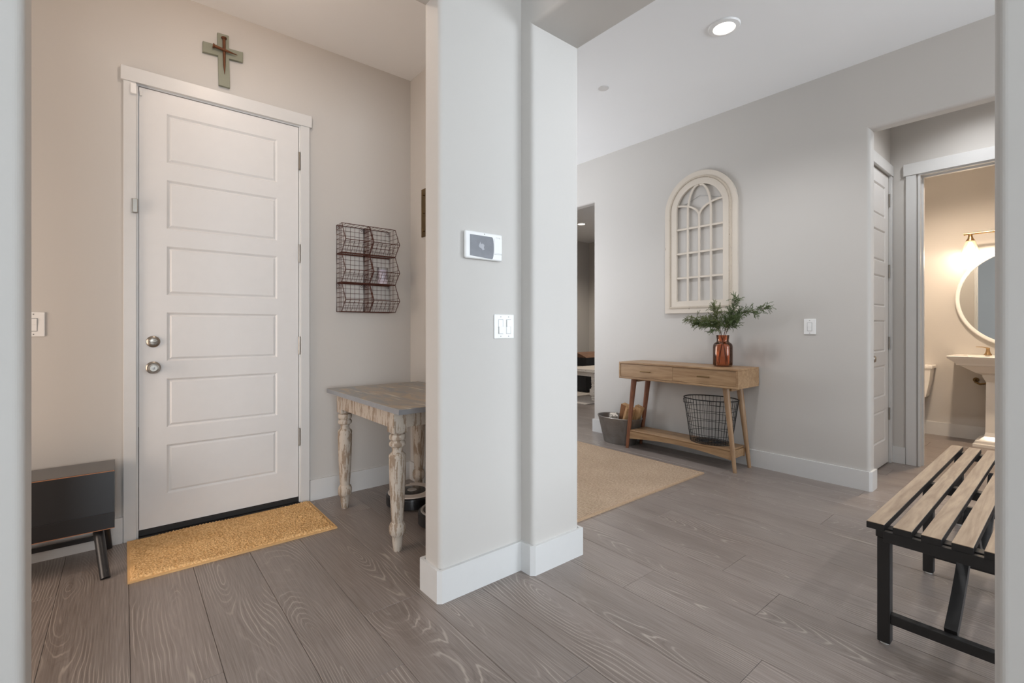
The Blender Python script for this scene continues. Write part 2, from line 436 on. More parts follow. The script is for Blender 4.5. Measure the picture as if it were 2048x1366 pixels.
# alcove, bath, far room, outer shell (mostly out of view)
struct(B().ext([(4.18, 0), (4.335, 0), (4.335, 2.455), (5.055, 2.455), (5.055, 0), (5.13, 0), (5.13, CH), (4.18, CH)], 'y', 1.058, 1.17)
       .done('wall_alcove', 'wall'), 'greige alcove wall around the narrow closet door', 'wall')
struct(B().ext([(-.8, 0), (.10, 0), (.10, 2.437), (.872, 2.437), (.872, 0), (2.25, 0), (2.25, CH), (-.8, CH)], 'x', 5.12, 5.24)
       .done('wall_bath', 'wall'), 'shadowed greige wall around the bathroom doorway', 'wall')
struct(B().box(6.795, 6.9, -.8, 2.3, 0, CH).done('wall_mirror', 'wall'), 'warmly lit bathroom wall behind mirror and sink', 'wall')
struct(B().box(4.1, 6.9, -.9, -.5, 0, CH).done('wall_bath_side', 'wall'), 'hidden side wall of bathroom and alcove', 'wall')
struct(B().box(5.13, 6.9, 2.2, 2.9, 0, CH).done('wall_between', 'wall'), 'hidden wall between bathroom and far room', 'wall')
struct(B().box(8.0, 8.2, 2.5, 7.1, 0, CH).done('wall_far', 'wall'), 'dim wall of the far room seen past the hall', 'wall')
struct(B().box(-3.4, 8.3, 7.0, 7.2, 0, CH).done('wall_end', 'wall'), 'hidden end wall of hall and far room', 'wall')
struct(B().box(-3.4, -3.2, -4.6, 1.9, 0, CH).done('wall_side', 'wall'), 'hidden outer wall of the living room', 'wall')
struct(B().box(7.4, 7.6, -4.6, -.8, 0, CH).done('wall_outer', 'wall'), 'hidden outer wall of the great room', 'wall')
struct(B().box(4.1, 7.6, -1.4, -.85, 0, CH).done('wall_great_room', 'wall'), 'hidden wall between great room and bathroom', 'wall')
# window wall behind the camera with two openings
struct(B().ext([(-3.3, 0), (7.5, 0), (7.5, .3), (-3.3, .3)], 'y', -4.6, -4.45).ext([(-3.3, 2.7), (7.5, 2.7), (7.5, CH), (-3.3, CH)], 'y', -4.6, -4.45)
       .box(-3.3, -2.95, -4.6, -4.45, .3, 2.7).box(-.05, 2.55, -4.6, -4.45, .3, 2.7).box(6.05, 7.5, -4.6, -4.45, .3, 2.7)
       .done('wall_window', 'wall'), 'hidden window wall behind the viewer', 'wall')
for n_, (xa, xb) in enumerate(((-2.95, -.05), (2.55, 6.05))):
    wnd = thing('window_%d' % (n_ + 1), 'large unseen window added behind the viewer to light the rooms', 'window', ((xa + xb) / 2, -4.52, .3), kind='structure')  # unseen windows put in to hold the area lights
    B().ring2([(xa, .3), (xb, .3), (xb, 2.7), (xa, 2.7)], [(xa + .06, .36), (xb - .06, .36), (xb - .06, 2.64), (xa + .06, 2.64)], 'y', -4.58, -4.48).done('window_frame', 'trim', wnd)
    m_ = (xa + xb) / 2
    B().box(m_ - .02, m_ + .02, -4.56, -4.5, .36, 2.64).done('mullion', 'trim', wnd)

wnd = thing('window_3', 'large unseen window added behind the centre pillar to brighten the hall', 'window', (1.74, 4.9, .3), kind='structure')  # added opening for the fill that brightens the hall
B().ring2([(3.55, .3), (6.25, .3), (6.25, 2.6), (3.55, 2.6)], [(3.61, .36), (6.19, .36), (6.19, 2.54), (3.61, 2.54)], 'x', 1.71, 1.735).done('window_frame', 'trim', wnd)
# baseboards
BH = .138
def bb(name, poly, label, **kw):
    n = B(); n.ext(poly, 'z', 0, BH)
    return struct(n.done(name, 'trim'), label, 'baseboard')
bb('baseboard_center', [(1.70, 1.866), (1.014, 1.866), (1.008, 1.860), (1.008, 1.714), (1.025, 1.699), (1.457, 1.699), (1.457, 1.634), (1.477, 1.617), (1.803, 1.617), (1.803, 1.7), (1.789, 1.7), (1.789, 1.632), (1.471, 1.632), (1.471, 1.714), (1.022, 1.714), (1.022, 1.85), (1.70, 1.85)],
   'white baseboard with clipped corners around the centre pillar')
bb('baseboard_back', [(.958, DW), (.958, DW - .015), (1.685, DW - .015), (1.685, 1.87), (1.70, 1.87), (1.70, DW)], 'white baseboard under the weathered table')
bb('baseboard_left', [(-1.6, DW), (-1.6, DW - .015), (-.003, DW - .015), (-.003, DW)], 'white baseboard behind the black bench')
bb('baseboard_right', [(CW, OB + .014), (CW - .015, OB + .008), (CW - .015, .957), (4.07, .941), (4.188, .941), (4.188, .955), (4.066, .955), (CW, 1.0), (CW, OB), (4.18, OB), (4.18, OB + .014)], 'white baseboard along the console wall')
bb('baseboard_alcove', [(5.105, 1.058), (5.105, .955), (5.12, .955), (5.12, 1.058)], 'short white baseboard between closet and bathroom doorways')
bb('baseboard_bath', [(6.78, -.5), (6.795, -.5), (6.795, 2.2), (6.78, 2.2)], 'white baseboard below the bathroom sink')
bb('baseboard_jamb', [(-3.2, 1.70), (-.18, 1.70), (-.18, 1.864), (-.194, 1.864), (-.194, 1.714), (-3.2, 1.714)], 'white baseboard of the near left wall end')

# ------------------------------------------------------------------ doors
def panel_door(name, label, x0, x1, z0, z1, yf, px0, px1, tops, ph, thick=.045, hinge_x=None, hz=(), knob=None):
    """door in the xz plane, face at y=yf looking to -y; moulded panels"""
    d = thing(name, label, 'door', ((x0 + x1) / 2, yf + .02, 0), kind='structure')
    # slab with recessed panel beds
    b = B(); bm = b.bm
    xs = [x0, px0, px1, x1]; zs = [z0]
    for t in sorted(tops): zs += [t - ph, t]
    zs.append(z1)
    V = {}
    def v(i, j):
        if (i, j) not in V: V[i, j] = bm.verts.new((xs[i], yf, zs[j]))
        return V[i, j]
    for i in range(3):
        for j in range(len(zs) - 1):
            q = (v(i, j), v(i + 1, j), v(i + 1, j + 1), v(i, j + 1))
            if i == 1 and j % 2 == 1:
                e = .011; dp = .009
                a0, a1, c0, c1 = xs[1], xs[2], zs[j], zs[j + 1]
                In = [bm.verts.new(p) for p in ((a0 + e, yf + dp, c0 + e), (a1 - e, yf + dp, c0 + e), (a1 - e, yf + dp, c1 - e), (a0 + e, yf + dp, c1 - e))]
                for k in range(4): bm.faces.new((q[k], q[(k + 1) % 4], In[(k + 1) % 4], In[k]))
                bm.faces.new(In)
            else: bm.faces.new(q)
    nz = len(zs) - 1
    back = [bm.verts.new(p) for p in ((x0, yf + thick, z0), (x1, yf + thick, z0), (x1, yf + thick, z1), (x0, yf + thick, z1))]
    bm.faces.new(back[::-1])
    bm.faces.new([v(0, 0), back[0], back[1], v(3, 0), v(2, 0), v(1, 0)])
    bm.faces.new([v(0, nz), v(1, nz), v(2, nz), v(3, nz), back[2], back[3]])
    bm.faces.new([v(0, j) for j in range(nz, -1, -1)][::-1] + [back[3], back[0]])
    bm.faces.new([v(3, j) for j in range(nz + 1)] + [back[2], back[1]])
    b.done('door_slab', 'door', d, fix=True)
    for t in sorted(tops, reverse=True):
        p = B(); e0, e1 = .011, .022; a0, a1, c0, c1 = px0, px1, t - ph, t
        L = [[p.bm.verts.new((xx, yy, zz)) for xx, zz in ((a0 + e, c0 + e), (a1 - e, c0 + e), (a1 - e, c1 - e), (a0 + e, c1 - e))] for e, yy in ((e0 + .0005, yf + .0095), (e0 + .0005, yf + .0088), (e1, yf + .0018))]
        for q in range(2):
            for k in range(4): p.bm.faces.new((L[q][k], L[q][(k + 1) % 4], L[q + 1][(k + 1) % 4], L[q + 1][k]))
        p.bm.faces.new(L[2]); p.bm.faces.new(L[0][::-1])
        p.done('panel', 'door', d, fix=True)
    for (h0, h1) in hz:
        h = B(); h.tube([(hinge_x, yf - .006, h0), (hinge_x, yf - .006, h1)], .0062, 10)
        h.box(hinge_x - .003, hinge_x + .016, yf - .002, yf + .002, h0, h1)
        o = h.done('hinge', 'nickel', d, 40)
        B().lathe([(0, -.005), (.0068, -.004), (.0068, 0), (0, .001)], (hinge_x, yf - .006, h1 + .003), 10).lathe([(0, 0), (.0068, .001), (.0068, .004), (0, .005)], (hinge_x, yf - .006, h0 - .006), 10).done('hinge_pin', 'nickel', o, 40)
    return d
HZ = [(2.197, 2.306), (1.588, 1.70), (.985, 1.094), (.386, .491)]
TOPS = [2.359 - .3728 * i for i in range(6)]
D1 = panel_door('door_1', 'white six-panel entry door with nickel knob and deadbolt', .066, .887, .045, 2.472, DW, .188, .76, TOPS, .275, hinge_x=.892, hz=HZ)
# sweep at the door bottom
B().box(.066, .887, DW - .001, DW + .04, .012, .045).done('door_sweep', 'dark', D1)
# deadbolt
kx = .127
db = B().lathe([(0, -.0), (.031, 0), (.032, -.006), (.027, -.012), (.014, -.015), (0, -.016)], (kx, DW, 1.077), 28, 'y').done('deadbolt', 'nickel', D1, 40)
B().lathe([(0, -.034), (.006, -.033), (.0085, -.024), (.008, -.014), (0, -.012)], (kx, DW, 1.077), 20, 'y', 2.5, .62).done('thumb_turn', 'nickel', db, 50)
kn = B().lathe([(0, 0), (.033, 0), (.034, -.005), (.029, -.010), (.013, -.014), (.012, -.028), (.020, -.036), (.028, -.046), (.029, -.056), (.024, -.064), (.017, -.066), (.0165, -.0635), (0, -.0635)], (kx, DW, .933), 32, 'y').done('door_knob', 'nickel', D1, 40)
B().lathe([(0, -.0635), (.006, -.0635), (.006, -.069), (0, -.07)], (kx, DW, .933), 16, 'y').done('lock_button', 'zincgrey', kn, 40)
# jamb, threshold
J = struct(B().ext([(.045, 0), (.0625, 0), (.0625, 2.4755), (.8905, 2.4755), (.8905, 0), (.907, 0), (.907, 2.487), (.045, 2.487)], 'y', DW - .002, DW + .1)
           .done('trim_2', 'trim'), 'white jamb lining inside the entry door casing', 'door frame')
struct(B().box(.0625, .8905, DW - .028, DW + .1, 0, .010).box(.0625, .8905, DW - .032, DW - .022, .004, .014, .002).done('trim_3', 'dark'), 'dark metal threshold under the white entry door', 'threshold')
T1 = thing('trim_1', 'flat white casing with overhanging head around the entry door', 'door casing', (.476, DW, 0), kind='structure')
cy = DW - .018
B().box(-.001, .0535, cy, DW, 0, 2.484, .0015, 1).done('side_casing', 'trim', T1)
B().box(.899, .954, cy, DW, 0, 2.484, .0015, 1).done('side_casing', 'trim', T1)
B().box(-.012, .967, cy - .006, DW, 2.484, 2.560, .0015, 1).done('head_casing', 'trim', T1)
# door sensor and flip latch on the casing
sn = thing('door_sensor', 'small white contact sensor at the top corner of the entry door casing', 'sensor', (.041, cy, 2.44))
B().box(.0290, .0545, cy - .014, cy, 2.418, 2.472, .003).done('sensor_body', 'plastic', sn)
B().box(.068, .079, DW - .010, DW, 2.424, 2.450, .002).done('magnet', 'plastic2', sn)
lt = thing('flip_latch', 'nickel flip latch on the left casing of the entry door', 'latch', (.046, cy, 1.81))
B().box(.033, .054, cy - .004, cy, 1.774, 1.854, .001).done('latch_plate', 'nickel', lt)
B().box(.036, .060, cy - .016, cy - .004, 1.776, 1.852, .003).done('latch_arm', 'nickel', lt)

# closet door in the alcove (face towards -y)
D2 = panel_door('door_2', 'narrow white panel closet door in the alcove', 4.34, 5.05, .012, 2.442, 1.059, 4.44, 4.958, [t - .022 for t in TOPS], .262, hinge_x=5.052,
                hz=[(2.192, 2.296), (1.587, 1.691), (.981, 1.076), (.376, .471)])
B().lathe([(0, 0), (.028, 0), (.028, -.006), (.012, -.01), (.011, -.028), (.024, -.038), (.027, -.05), (.02, -.06), (0, -.062)], (4.405, 1.059, .917), 24, 'y').done('door_knob', 'nickel', D2, 40)
T4 = thing('trim_4', 'white casing around the narrow closet door', 'door casing', (4.7, 1.05, 0), kind='structure')
B().box(5.062, 5.112, 1.040, 1.058, 0, 2.455, .0015, 1).done('side_casing', 'trim', T4)
B().box(4.275, 4.328, 1.040, 1.058, 0, 2.455, .0015, 1).done('side_casing', 'trim', T4)
B().box(4.262, 5.119, 1.035, 1.058, 2.455, 2.545, .0015, 1).done('head_casing', 'trim', T4)
T5 = thing('trim_5', 'white casing around the lit bathroom doorway', 'door casing', (5.11, .5, 0), kind='structure')
B().box(5.102, 5.12, .885, .952, 0, 2.437, .0015, 1).done('side_casing', 'trim', T5)
B().box(5.102, 5.12, .03, .09, 0, 2.437, .0015, 1).done('side_casing', 'trim', T5)
B().box(5.096, 5.12, .015, .968, 2.437, 2.535, .0015, 1).done('head_casing', 'trim', T5)
B().ext([(.098, 0), (.114, 0), (.114, 2.425), (.858, 2.425), (.858, 0), (.874, 0), (.874, 2.438), (.098, 2.438)], 'x', 5.11, 5.25).done('jamb', 'trim', T5)
B().ext([(.114, 2.413), (.846, 2.413), (.846, 0), (.858, 0), (.858, 2.425), (.114, 2.425)], 'x', 5.165, 5.20).done('door_stop', 'trim', T5)

# ------------------------------------------------------------------ entry things
# chenille mat: real tufts as one rippled sheet
mat = thing('door_mat', 'tan chenille mat lying in front of the white entry door', 'mat', (.48, 2.99, 0))
b = B(); mx0, mx1, my0, my1 = .018, .945, 2.732, 3.256
nx, ny = 118, 66; vv = {}
def mz(i, j):
    u, q = i / nx, j / ny
    e = min(u, 1 - u) * 1.4; f = min(q, 1 - q)
    edge = min(1, min(e * .93, f * .52) / .012)
    z = .010 + .004 * math.sin(u * 9 + q * 5) * math.sin(q * 7 + 1)
    if .02 < u < .98 and .02 < q < .98: z += .0075 * ((i % 2) * .6 + (j % 2) * .4) * random.uniform(.35, 1.25)
    return .002 + z * edge
for i in range(nx + 1):
    for j in range(ny + 1):
        wav = .006 * math.sin(i / nx * 11) * (1 if j == 0 else .3)
        vv[i, j] = b.bm.verts.new((mx0 + (mx1 - mx0) * i / nx + random.uniform(-.0015, .0015), my0 + (my1 - my0) * j / ny + (wav if j < ny else 0) + random.uniform(-.0015, .0015), mz(i, j)))
for i in range(nx):
    for j in range(ny):
        b.bm.faces.new((vv[i, j], vv[i + 1, j], vv[i + 1, j + 1], vv[i, j + 1]))
stuff(b.done('tufts', 'chenille', mat, 60))
b = B().ring2([(mx0 - .004, my0 - .004), (mx1 + .004, my0 - .004), (mx1 + .004, my1), (mx0 - .004, my1)], [(mx0 + .012, my0 + .012), (mx1 - .012, my0 + .012), (mx1 - .012, my1 - .012), (mx0 + .012, my1 - .012)], 'z', 0.0005, .009)
b.done('border', 'matedge', mat)

# cross with two forged nails
cr = thing('wall_cross', 'sage-grey wooden cross with two crossed rusty nails above the entry door', 'cross', (.46, DW, 2.6))
B().ext([(.437, 2.598), (.495, 2.598), (.4905, 2.772), (.564, 2.778), (.564, 2.838), (.489, 2.834), (.488, 2.909), (.430, 2.907), (.4315, 2.832), (.357, 2.828), (.357, 2.766), (.4335, 2.771)], 'y', DW - .020, DW - .001,
        lambda a, q: abs(a.y - (DW - .02)) < 1e-5 and abs(q.y - (DW - .02)) < 1e-5, .002, 1).done('cross_board', 'sage', cr)
ny_ = DW - .030
n1 = B().tube([(.462, ny_, 2.872), (.463, ny_, 2.80), (.464, ny_, 2.72), (.4655, ny_ + .003, 2.668)], [.0082, .0080, .0065, .0012], 8)
n1.tube([(.4618, ny_, 2.873), (.4617, ny_, 2.879), (.4616, ny_, 2.884)], [.0095, .0155, .014], 10)
n1.done('nail', 'nail', cr, 45)
n2 = B().tube([(.413, ny_ - .010, 2.809), (.47, ny_ - .010, 2.8035), (.53, ny_ - .008, 2.80)], [.0085, .0075, .0015], 8)
n2.tube([(.413, ny_ - .010, 2.809), (.408, ny_ - .010, 2.8095), (.404, ny_ - .010, 2.810)], [.0095, .0145, .013], 10)
n2.done('nail', 'nail', cr, 45)

# switch plates
def rocker_plate(name, label, u0, u1, z0, z1, plane, c, rockers):
    """plane 'y' faces -y at y=c, plane 'x' faces -x at x=c; rockers: list of (u0,u1,z0,z1,tilt)"""
    def bx(b, a0, a1, d0, d1, h0, h1, bev):
        if plane == 'y': b.box(a0, a1, c - d1, c - d0, h0, h1, bev, 2)
        else: b.box(c - d1, c - d0, a0, a1, h0, h1, bev, 2)
        return b
    t = thing(name, label, 'light switch', ((u0 + u1) / 2, c, z0) if plane == 'y' else (c, (u0 + u1) / 2, z0))
    bx(B(), u0, u1, 0, .0065, z0, z1, .003).done('cover_plate', 'plastic', t)
    for (a0, a1, h0, h1, tl) in rockers:
        bx(B(), a0 - .0022, a1 + .0022, .004, .0069, h0 - .0022, h1 + .0022, 0).done('rocker_gap', 'zincgrey', t)
        hm = (h0 + h1) / 2
        r_ = B()
        bx(r_, a0, a1, .004, .0095 + tl, hm, h1, .0008); bx(r_, a0, a1, .004, .0095 - tl, h0, hm, .0008)
        r_.done('rocker', 'plastic', t)
    for (a0, a1, h0, h1, tl) in rockers:
        for zz in (z0 + .011, z1 - .011):
            p = ((a0 + a1) / 2, c - .0066, zz) if plane == 'y' else (c - .0066, (a0 + a1) / 2, zz)
            B().lathe([(0, -.0008), (.003, -.0006), (.003, .001)], p, 10, 'y' if plane == 'y' else 'x').done('screw', 'zincgrey', t)
    return t
rocker_plate('light_switch', 'single white rocker switch on the tan wall left of the entry door', -.371, -.301, 1.110, 1.231, 'y', DW, [(-.353, -.329, 1.138, 1.199, .001)])
rocker_plate('light_switch', 'double white rocker switch plate on the centre pillar', 1.305, 1.421, 1.103, 1.215, 'y', 1.714, [(1.330, 1.354, 1.127, 1.190, -.002), (1.376, 1.400, 1.127, 1.190, .0015)])
rocker_plate('light_switch', 'single white rocker switch on the hall wall right of the console', 1.291, 1.373, 1.104, 1.223, 'x', CW, [(1.318, 1.346, 1.132, 1.194, .001)])

# alarm panel on the pillar
al = thing('alarm_panel', 'white touchscreen alarm keypad on the centre pillar', 'keypad', (1.236, 1.714, 1.455))
b = B(); py = 1.714 - .024
b.box(1.135, 1.338, py, 1.714 - .004, 1.456, 1.577, .007, 3); b.box(1.15, 1.322, 1.712, 1.714 - .004, 1.468, 1.565)
b.done('housing', 'plastic', al)
arc = [(1.278 + .010 * math.cos(a), 1.5105 + .0495 * math.sin(a)) for a in [(-80 + 160 * i / 12) * PI / 180 for i in range(13)]]
B().ext([(1.158, 1.468), (1.276, 1.461)] + arc + [(1.276, 1.560), (1.158, 1.560)], 'y', py - .0008, py + .002).done('display', 'screen', al)
B().ext([(1.205, 1.515), (1.213, 1.532), (1.218, 1.522), (1.226, 1.526), (1.235, 1.520), (1.232, 1.508), (1.236, 1.500), (1.226, 1.496), (1.219, 1.504), (1.208, 1.508)], 'y', py - .0011, py).done('display_mark', 'sticker', al)
B().box(1.291, 1.336, py - .001, py + .002, 1.485, 1.4865).done('key_line', 'zincgrey', al)
B().ext([(1.30, 1.560), (1.3215, 1.560), (1.3215, 1.545), (1.3225, 1.545), (1.3225, 1.561), (1.30, 1.561)], 'y', py - .001, py + .002).done('key_line', 'zincgrey', al)
B().box(1.289, 1.3335, py - .0022, py + .002, 1.489, 1.556, .001, 1).done('key_pad', 'plastic', al)
B().lathe([(0, -.0006), (.0022, -.0005), (.0022, .001)], (1.236, py, 1.5685), 12, 'y').done('camera_dot', 'void', al)

# wall-hung strip half hidden behind the pillar
hk = thing('key_rack', 'narrow dark metal rack on the nook wall, mostly hidden by the pillar', 'rack', (1.69, 3.06, 1.82))
B().box(1.690, 1.70, 3.02, 3.098, 1.82, 2.17, .002).done('back_plate', 'bronze', hk)
for zz in (1.86, 1.99, 2.12): B().tube([(1.692, 3.05, zz), (1.676, 3.05, zz - .004), (1.674, 3.05, zz + .014)], .004, 8).done('hook', 'bronze', hk, 40)

# six-bin wire organiser
wb = thing('wire_organizer', 'rusty wire wall organizer with six tilted bins beside the entry door', 'wall basket', (1.33, DW, 1.262))
def wires(b, pts, r=.0012): b.tube(pts, r, 5)
ZB = [1.266, 1.466, 1.668]; ZT = 1.868
yb = DW - .004; d0, d1 = .100, .172
for cx0, cx1 in ((1.136, 1.327), (1.333, 1.524)):
    for ri, zb in enumerate(ZB):
        zt = (ZB + [ZT])[ri + 1] - .004; zl = zb + .078
        fr = B()
        side = lambda x: [(x, yb, zb), (x, yb - d0, zb), (x, yb - d1, zl), (x, yb - d0, zt), (x, yb, zt), (x, yb, zb)]
        for x in (cx0, cx1): fr.tube(side(x)[:-1], .0026, 6, closed=True)
        for p in ((yb, zb), (yb - d0, zb), (yb - d1, zl), (yb - d0, zt), (yb, zt)): fr.tube([(cx0, p[0], p[1]), (cx1, p[0], p[1])], .0026, 6)
        bin_ = fr.done('bin', 'rust', wb, 40)
        gr = B(); nX, nZ = 6, 6
        for i in range(1, nX):   # back, bottom, front lip
            x = cx0 + (cx1 - cx0) * i / nX
            pts = [(x, yb, zt), (x, yb, zb), (x, yb - d0, zb), (x, yb - d1, zl)]
            wires(gr, pts)
            if ri == 2: wires(gr, [(x, yb, zt), (x, yb - d0, zt)])
        for j in range(1, nZ):
            z = zb + (zt - zb) * j / nZ
            wires(gr, [(cx0, yb, z), (cx1, yb, z)])
            yf = yb - (d0 + (d1 - d0) * (z - zb) / (zl - zb) if z < zl else d1 - (d1 - d0) * (z - zl) / (zt - zl))
            for x in (cx0, cx1): wires(gr, [(x, yb, z), (x, yf, z)])
        for j in range(1, 4):
            q = j / 4
            wires(gr, [(cx0, yb - d0 * q, zb), (cx1, yb - d0 * q, zb)])
            if j < 4: wires(gr, [(cx0, yb - d0 - (d1 - d0) * q, zb + (zl - zb) * q), (cx1, yb - d0 - (d1 - d0) * q, zb + (zl - zb) * q)])
            for x in (cx0, cx1):
                wires(gr, [(x, yb - d0 * q, zb), (x, yb - d0 * q, zt)])
        for x in (cx0, cx1): wires(gr, [(x, yb - .135, zb + .040), (x, yb - .135, zl + (zt - zl) * .51)])
        stuff(gr.done('wire_mesh', 'rust', bin_))
        if ri in (0, 2):
            for x in (cx0 + .014, cx1 - .014):
                lp = [(x + .007 * math.cos(a), yb - .001, zt - .012 + .007 * math.sin(a)) for a in [2 * PI * k / 10 for k in range(10)]]
                B().tube(lp, .0016, 5, closed=True).done('hanging_loop', 'rust', bin_, 40)
cd = thing('pillar_candle', 'pale lilac pillar candle in the right middle bin of the wire organizer', 'candle', (1.443, 3.215, 1.4695))
B().lathe([(0, 0), (.034, 0), (.036, .003), (.036, .096), (.034, .101), (.026, .099), (.010, .094), (0, .093)], (1.443, 3.215, 1.4695), 24).done('wax', 'candle', cd, 40)
B().lathe([(.0365, .03), (.0385, .03), (.0385, .118), (.0365, .118)], (1.443, 3.215, 1.4695), 28, close=True).done('glass_cup', thin_glass('clear_glass', (.97, .97, .98), .6), cd, 40)
B().tube([(1.443, 3.215, 1.562), (1.444, 3.215, 1.574)], .0012, 6).done('wick', 'wick', cd)

# zinc-topped table with turned legs
tx0, tx1, ty0, ty1, tz = 1.028, 1.690, 2.105, 3.15, .757
tb = thing('side_table', 'whitewashed farmhouse table with zinc top in the entry nook', 'table', ((tx0 + tx1) / 2, (ty0 + ty1) / 2, 0))
top = B().box(tx0, tx1, ty0, ty1, tz - .026, tz, .002).done('table_top', 'zinc', tb)
B().ring2([(tx0 - .0015, ty0 - .0015), (tx1 + .0015, ty0 - .0015), (tx1 + .0015, ty1 + .0015), (tx0 - .0015, ty1 + .0015)], [(tx0 + .002, ty0 + .002), (tx1 - .002, ty0 + .002), (tx1 - .002, ty1 - .002), (tx0 + .002, ty1 - .002)], 'z', tz - .027, tz - .002).done('edge_band', 'zincedge', top)
for (lx, ly) in ((1.096, 2.262), (1.096, 3.012), (1.622, 2.262), (1.622, 3.012)):
    l = B(); s_ = .040
    l.box(lx - s_, lx + s_, ly - s_, ly + s_, .612, tz - .026, .006)
    l.lathe([(0, .618), (.030, .618), (.031, .608), (.040, .603), (.043, .590), (.041, .578), (.034, .572), (.034, .568), (.041, .562), (.043, .552), (.040, .543), (.030, .537), (.026, .525), (.027, .513), (.035, .505), (.042, .498), (.0445, .487), (.042, .478), (.0435, .470),
             (.0435, .455), (.041, .36), (.036, .25), (.031, .165), (.029, .150), (.036, .143), (.0425, .128), (.043, .108), (.040, .090), (.031, .078), (.028, .074), (.027, .05), (.022, .006), (.020, 0), (0, 0)], (lx, ly, 0), 24)
    l.done('leg', 'whitewash', tb, 38)
for a in ((1.060, 1.080, 2.302, 2.972), (1.638, 1.658, 2.302, 2.972)): B().box(*a, .638, tz - .026, .002).done('apron', 'whitewash', tb)
for a in ((1.136, 1.582, 2.228, 2.248), (1.136, 1.582, 3.026, 3.046)): B().box(*a, .638, tz - .026, .002).done('apron', 'whitewash', tb)

# robot vacuums
def robot(label, c, r, white):
    t = thing('robot_vacuum', label, 'robot vacuum', (c[0], c[1], 0), 'robot vacuums under the table')
    body = B().lathe([(0, .010), (r * .9, .010), (r, .018), (r, .066), (r * .985, .078), (r * .93, .084), (0, .084)], (c[0], c[1], 0), 48).done('body', 'robot_black', t, 40)
    if white:
        B().lathe([(r * .56, .0842), (r * .56, .090), (r * .90, .090), (r * .935, .0845)], (c[0], c[1], 0), 48).done('top_ring', 'robot_white', t, 40)
        B().lathe([(0, .0915), (r * .50, .0915), (r * .555, .089), (r * .555, .085)], (c[0], c[1], 0), 40).done('centre_disc', 'robot_black', t, 40)
        B().lathe([(0, .095), (r * .17, .0945), (r * .19, .0915)], (c[0], c[1], 0), 24).done('button', 'robot_grey', t, 40)
        B().box(c[0] - .004, c[0] + .05, c[1] + r * .78, c[1] + r * .81, .0898, .0915).done('handle_slot', 'robot_black', t)
    else:
        B().lathe([(r * .80, .0842), (r * .82, .089), (r * .88, .089), (r * .90, .0842)], (c[0], c[1], 0), 40).done('rim_ring', 'robot_grey', t, 40)
    for s_ in (-1, 1): B().lathe([(0, -.012), (.028, -.012), (.03, 0), (.028, .012), (0, .012)], (c[0] + s_ * r * .62, c[1], .030), 16, 'x').done('wheel', 'dark', t, 40)
robot('black and pearl robot vacuum on the floor under the whitewashed table', (1.462, 2.803), .165, True)
robot('all-black robot vacuum half hidden by the pillar under the table', (1.468, 2.402), .158, False)

# black bench at the left
bk = thing('black_bench', 'worn black painted bench on splayed round legs beside the entry door', 'bench', (-.7, 3.1, 0))
bx0, bx1 = -1.35, -.034
b = B().ext([(2.985, .186), (3.245, .186), (3.245, .459), (3.0, .459), (2.985, .262)], 'x', bx0, bx1).done('body', 'blackpaint', bk)
B().box(bx0 - .001, bx1 + .001, 2.978, 2.989, .186, .262, .001, 1).done('lower_board', 'blackpaint', b)
B().box(bx0, bx1 + .001, 2.9775, 2.982, .1865, .1895).done('worn_edge', 'bareedge', b)
B().box(bx0, bx1, 3.002, 3.245, .4585, .4612, .001, 1).done('top_board', 'black_sheen', b)
B().box(bx0, bx1 + .001, 2.9992, 3.003, .4565, .4598).done('worn_edge', 'bareedge', b)
for lx in (-.098, -1.2):
    sgn = 1 if lx > -.6 else -1
    B().tube([(lx, 3.05, .2), (lx + .034 * sgn, 2.858, 0)], [.021, .019], 14).done('leg', 'blackpaint', bk, 40)
    B().tube([(lx + .02 * sgn, 3.18, .2), (lx + .036 * sgn, 3.246, 0)], [.020, .018], 14).done('leg', 'blackpaint', bk, 40)
B().box(-1.15, -.075, 3.205, 3.222, .068, .090, .002).done('stretcher', 'blackpaint', bk)

# ------------------------------------------------------------------ hall things
# recessed light and sprinkler cap
dl = thing('recessed_light', 'lit round recessed ceiling light with white ring in the hall', 'ceiling light', (2.915, 1.435, CH - .02))
B().lathe([(.062, -.010), (.066, -.014), (.090, -.010), (.094, -.004), (.094, 0), (.062, 0)], (2.915, 1.435, CH), 40, close=True).done('trim_ring', 'plastic', dl, 40)
B().lathe([(0, -.006), (.050, -.007), (.063, -.009), (.063, -.001), (0, -.001)], (2.915, 1.435, CH), 40).done('lens', 'lens', dl, 40)
lamp('recessed_glow', (2.915, 1.435, CH - .03), 60, (.98, .98, 1.0), .06, 'SPOT', dl)
tag(B().lathe([(0, -.006), (.036, -.006), (.040, -.004), (.040, 0), (0, 0)], (2.927, 2.411, CH), 28).done('sprinkler_cap', 'plastic3', smooth=40), 'small round white sprinkler cover on the hall ceiling', 'sprinkler')
for i, yy in enumerate((-1.2, 4.6)):
    h2 = thing('recessed_light', ('added recessed ceiling light at the near end of the hall, out of view', 'added recessed ceiling light at the far end of the hall, unseen behind the pillar')[i], 'ceiling light', (2.915, yy, CH - .02), 'added unseen downlights')  # extra downlights added out of sight to brighten the hall
    B().lathe([(.062, -.010), (.066, -.014), (.090, -.010), (.094, 0), (.062, 0)], (2.915, yy, CH), 28, close=True).done('trim_ring', 'plastic', h2, 40)
    B().lathe([(0, -.006), (.063, -.009), (.063, -.001), (0, -.001)], (2.915, yy, CH), 28).done('lens', 'lens', h2, 40)
    lamp('recessed_glow', (2.915, yy, CH - .03), 60, (.98, .98, 1.0), .06, 'SPOT', h2)
h3 = thing('recessed_light', 'added recessed light brightening the alcove, unseen above the opening head', 'ceiling light', (4.6, .45, CH - .02), 'added unseen downlights')  # put in out of sight to lift the dim alcove
